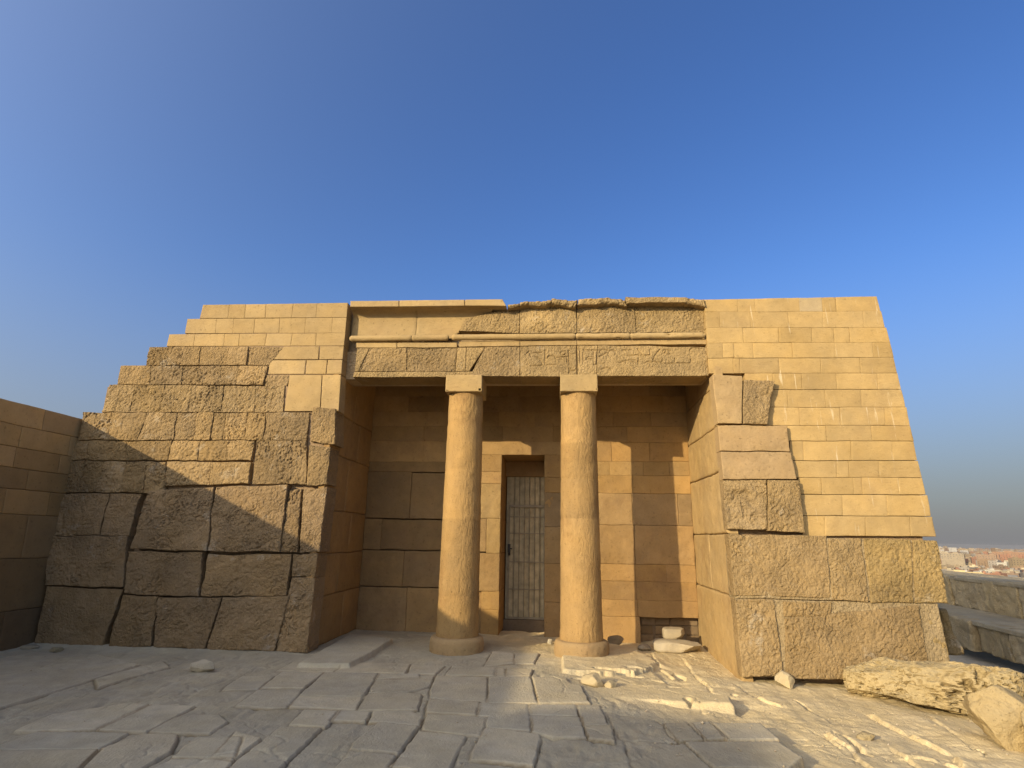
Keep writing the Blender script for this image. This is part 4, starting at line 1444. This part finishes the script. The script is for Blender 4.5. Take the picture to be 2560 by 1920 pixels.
p0 = CAM + (np.array([8.16, 12.64, -.3]) - CAM) * 1.55
z1 = terrace(p0, 1555, 2.0, 'lower shaded course of huge stones beyond the right end of the tomb', -11.0, 16, 1)
P = on_plane(2450, 1525, (0, 0, z1), (0, 0, 1))
z2 = terrace(np.array([P[0], P[1], z1]), 1447, 2.5, 'upper shaded course of huge stones just below the distant city', -13.0, 20, 1)

# ------------------------------------------------------------------ the city on the plain
def city_mat():
    m = bpy.data.materials.new('city_wall')
    m.use_nodes = True
    n, l = m.node_tree.nodes, m.node_tree.links
    bs = n['Principled BSDF']
    bs.inputs['Roughness'].default_value = .9
    at = n.new('ShaderNodeAttribute')
    at.attribute_name = 'tint'
    tc = n.new('ShaderNodeTexCoord')
    nz = n.new('ShaderNodeTexNoise')
    nz.inputs['Scale'].default_value = .35
    nz.inputs['Detail'].default_value = 4
    l.new(tc.outputs['Object'], nz.inputs['Vector'])
    mx = n.new('ShaderNodeMix')
    mx.data_type = 'RGBA'
    mx.blend_type = 'OVERLAY'
    mx.inputs[0].default_value = .35
    l.new(at.outputs['Color'], mx.inputs[6])
    l.new(nz.outputs[0], mx.inputs[7])
    l.new(mx.outputs[2], bs.inputs['Base Color'])
    return m


M_CITY = city_mat()
M_WIN = plain('dark_window', (.06, .055, .05), .3, 0, .2)
pal = [((.30, .205, .13), 'brick brown'), ((.36, .27, .165), 'tan brick'), ((.55, .45, .30), 'sandy yellow'), ((.50, .46, .39), 'whitewashed'), ((.30, .155, .095), 'red brick'), ((.30, .26, .22), 'grey concrete')]


def building(c, w, dpt, h, rot, col, label, group=None, win=False, parts=True, roofbits=True):
    col = tuple(np.array(col) * np.array((.70, .70, .68)))
    root = empty('building', c) if parts else None
    ca, sa = cos(rot), sin(rot)

    def put(mb, a, b, col):
        k = MB()
        k.box(a, b, col)
        v = k.V[0]
        v = np.stack([v[:, 0] * ca - v[:, 1] * sa + c[0], v[:, 0] * sa + v[:, 1] * ca + c[1], v[:, 2] + c[2]], -1)
        mb.add(v, k.Q[0], col=k.C[0])
    mb = MB()
    put(mb, (-w / 2, -dpt / 2, 0), (w / 2, dpt / 2, h), col)
    pt = .35
    for a, b in [((-w / 2, -dpt / 2, h), (w / 2, -dpt / 2 + pt, h + 1)), ((-w / 2, dpt / 2 - pt, h), (w / 2, dpt / 2, h + 1)),
                 ((-w / 2, -dpt / 2 + pt, h), (-w / 2 + pt, dpt / 2 - pt, h + 1)), ((w / 2 - pt, -dpt / 2 + pt, h), (w / 2, dpt / 2 - pt, h + 1))]:
        put(mb, a, b, col)
    if roofbits:
        x = rng.uniform(-.3, .2) * w
        put(mb, (x, -dpt * .1, h), (x + w * .25, dpt * .3, h + 2.8), tuple(k * 1.1 for k in col))
    wins = []
    nf = int(h / 3.1)

    def wput(a, b, col):
        if parts:
            k = MB()
            put(k, a, b, col)
            wins.append(k)
        else:
            put(mb, a, b, col)
    nx = max(2, int(w / 4.2))
    ny = max(2, int(dpt / 4.2))
    for f in range(max(0, nf - 3), nf):
        for i in range(nx):
            if rng.random() < .15:
                continue
            x = -w / 2 + (i + .5) * w / nx
            wput((x - .6, -dpt / 2 - .05, f * 3.1 + 1.1), (x + .6, -dpt / 2 + .02, f * 3.1 + 2.4), (.05, .045, .04))
        for i in range(ny):
            if rng.random() < .15:
                continue
            y = -dpt / 2 + (i + .5) * dpt / ny
            wput((-w / 2 - .05, y - .6, f * 3.1 + 1.1), (-w / 2 + .02, y + .6, f * 3.1 + 2.4), (.05, .045, .04))
    if parts:
        mb.build('wall', M_CITY, root)
        for k in wins:
            k.build('window', M_WIN, root)
        tag(root, label, 'building', group)
        return root
    o = mb.build('building', M_CITY, None, loc=c)
    tag(o, label, 'building', group)
    return o


def city_at(px, D):
    d = ray(px, 1370)
    a = math.atan2(d[0], d[1])
    return np.array([D * sin(a), D * cos(a)])


near = [(2388, 820, 40, 16, 17.5, (.60, .47, .25), 'long sandy yellow house at the near edge of the city, left of the red one'),
        (2432, 800, 15, 12, 15.5, (.62, .50, .28), 'small pale yellow house between the long yellow house and the red one'),
        (2462, 760, 24, 14, 10.5, (.42, .16, .10), 'red house lowest at the near edge of the city'),
        (2492, 800, 30, 16, 15.0, (.20, .19, .19), 'dark grey roofed block behind the red house'),
        (2520, 770, 16, 12, 11.0, (.24, .235, .24), 'low dark grey building right of the red house'),
        (2545, 760, 22, 14, 14.5, (.62, .50, .29), 'pale yellow house by the right edge of the photo'),
        (2590, 760, 26, 14, 13.5, (.58, .45, .26), 'yellow house beyond the right edge of the near row'),
        (2378, 1350, 34, 18, 31, (.36, .29, .20), 'tall tan apartment block with many balconies beside the tomb corner'),
        (2520, 1700, 56, 24, 33, (.34, .20, .12), 'largest red brick apartment block on the right of the city'),
        (2462, 1450, 30, 18, 29, (.34, .23, .15), 'brown brick apartment block in the middle of the city view')]
for px, D, w, dp, h, col, lab in near:
    p = city_at(px, D)
    building((p[0], p[1], -45), w, dp, h, -radians(33) + rng.uniform(-.12, .12), col, lab)
for i in range(270):
    D = 860 + 2500 * rng.random() ** 1.7
    px = rng.uniform(2290, 2740)
    p = city_at(px, D)
    (cl, nm) = pal[rng.choice([0, 0, 0, 0, 1, 1, 1, 2, 3, 4, 4, 5, 5])]
    h = rng.uniform(8, 22) * (1.4 if rng.random() < .12 else 1) * (1 + .12 * (D > 2000))
    if D < 1250:
        h = min(h, 16)
    building((p[0], p[1], -45), rng.uniform(10, 22), rng.uniform(9, 16), h, -radians(33) + rng.uniform(-.6, .6), jit(cl, .2),
             'small %s flat roofed building of the hazy city seen past the tomb' % nm, '%s buildings of the distant city' % nm, parts=False)
mb = MB()
for i in range(4200):
    D = 2200 + 4600 * rng.random()
    a = rng.uniform(radians(20), radians(60))
    x, y = D * sin(a), D * cos(a)
    w, d_, h = rng.uniform(10, 24), rng.uniform(9, 18), rng.uniform(9, 26) * (1.5 if rng.random() < .06 else 1)
    mb.box((x - w / 2, y - d_ / 2, -45), (x + w / 2, y + d_ / 2, -45 + h), np.array(jit(pal[rng.choice([0, 0, 1, 1, 2, 3, 5])][0], .2)) * .72)
tag(mb.build('distant_city', M_CITY, None), 'brown mass of far city roofs fading into the haze at the horizon', 'city', kind='stuff')

# ------------------------------------------------------------------ dusty air
mb = MB()
mb.box((-7200, -7200, -46), (7800, 8200, 9.0))
hm = bpy.data.materials.new('haze')
hm.use_nodes = True
hn, hl = hm.node_tree.nodes, hm.node_tree.links
hn.clear()
ho = hn.new('ShaderNodeOutputMaterial')
pv = hn.new('ShaderNodeVolumePrincipled')
pv.inputs['Color'].default_value = (.48, .465, .46, 1)
pv.inputs['Density'].default_value = 0.00005
hl.new(pv.outputs[0], ho.inputs['Volume'])
tag(mb.build('haze', hm, None), 'pale dusty air over the plain', 'haze', kind='stuff')
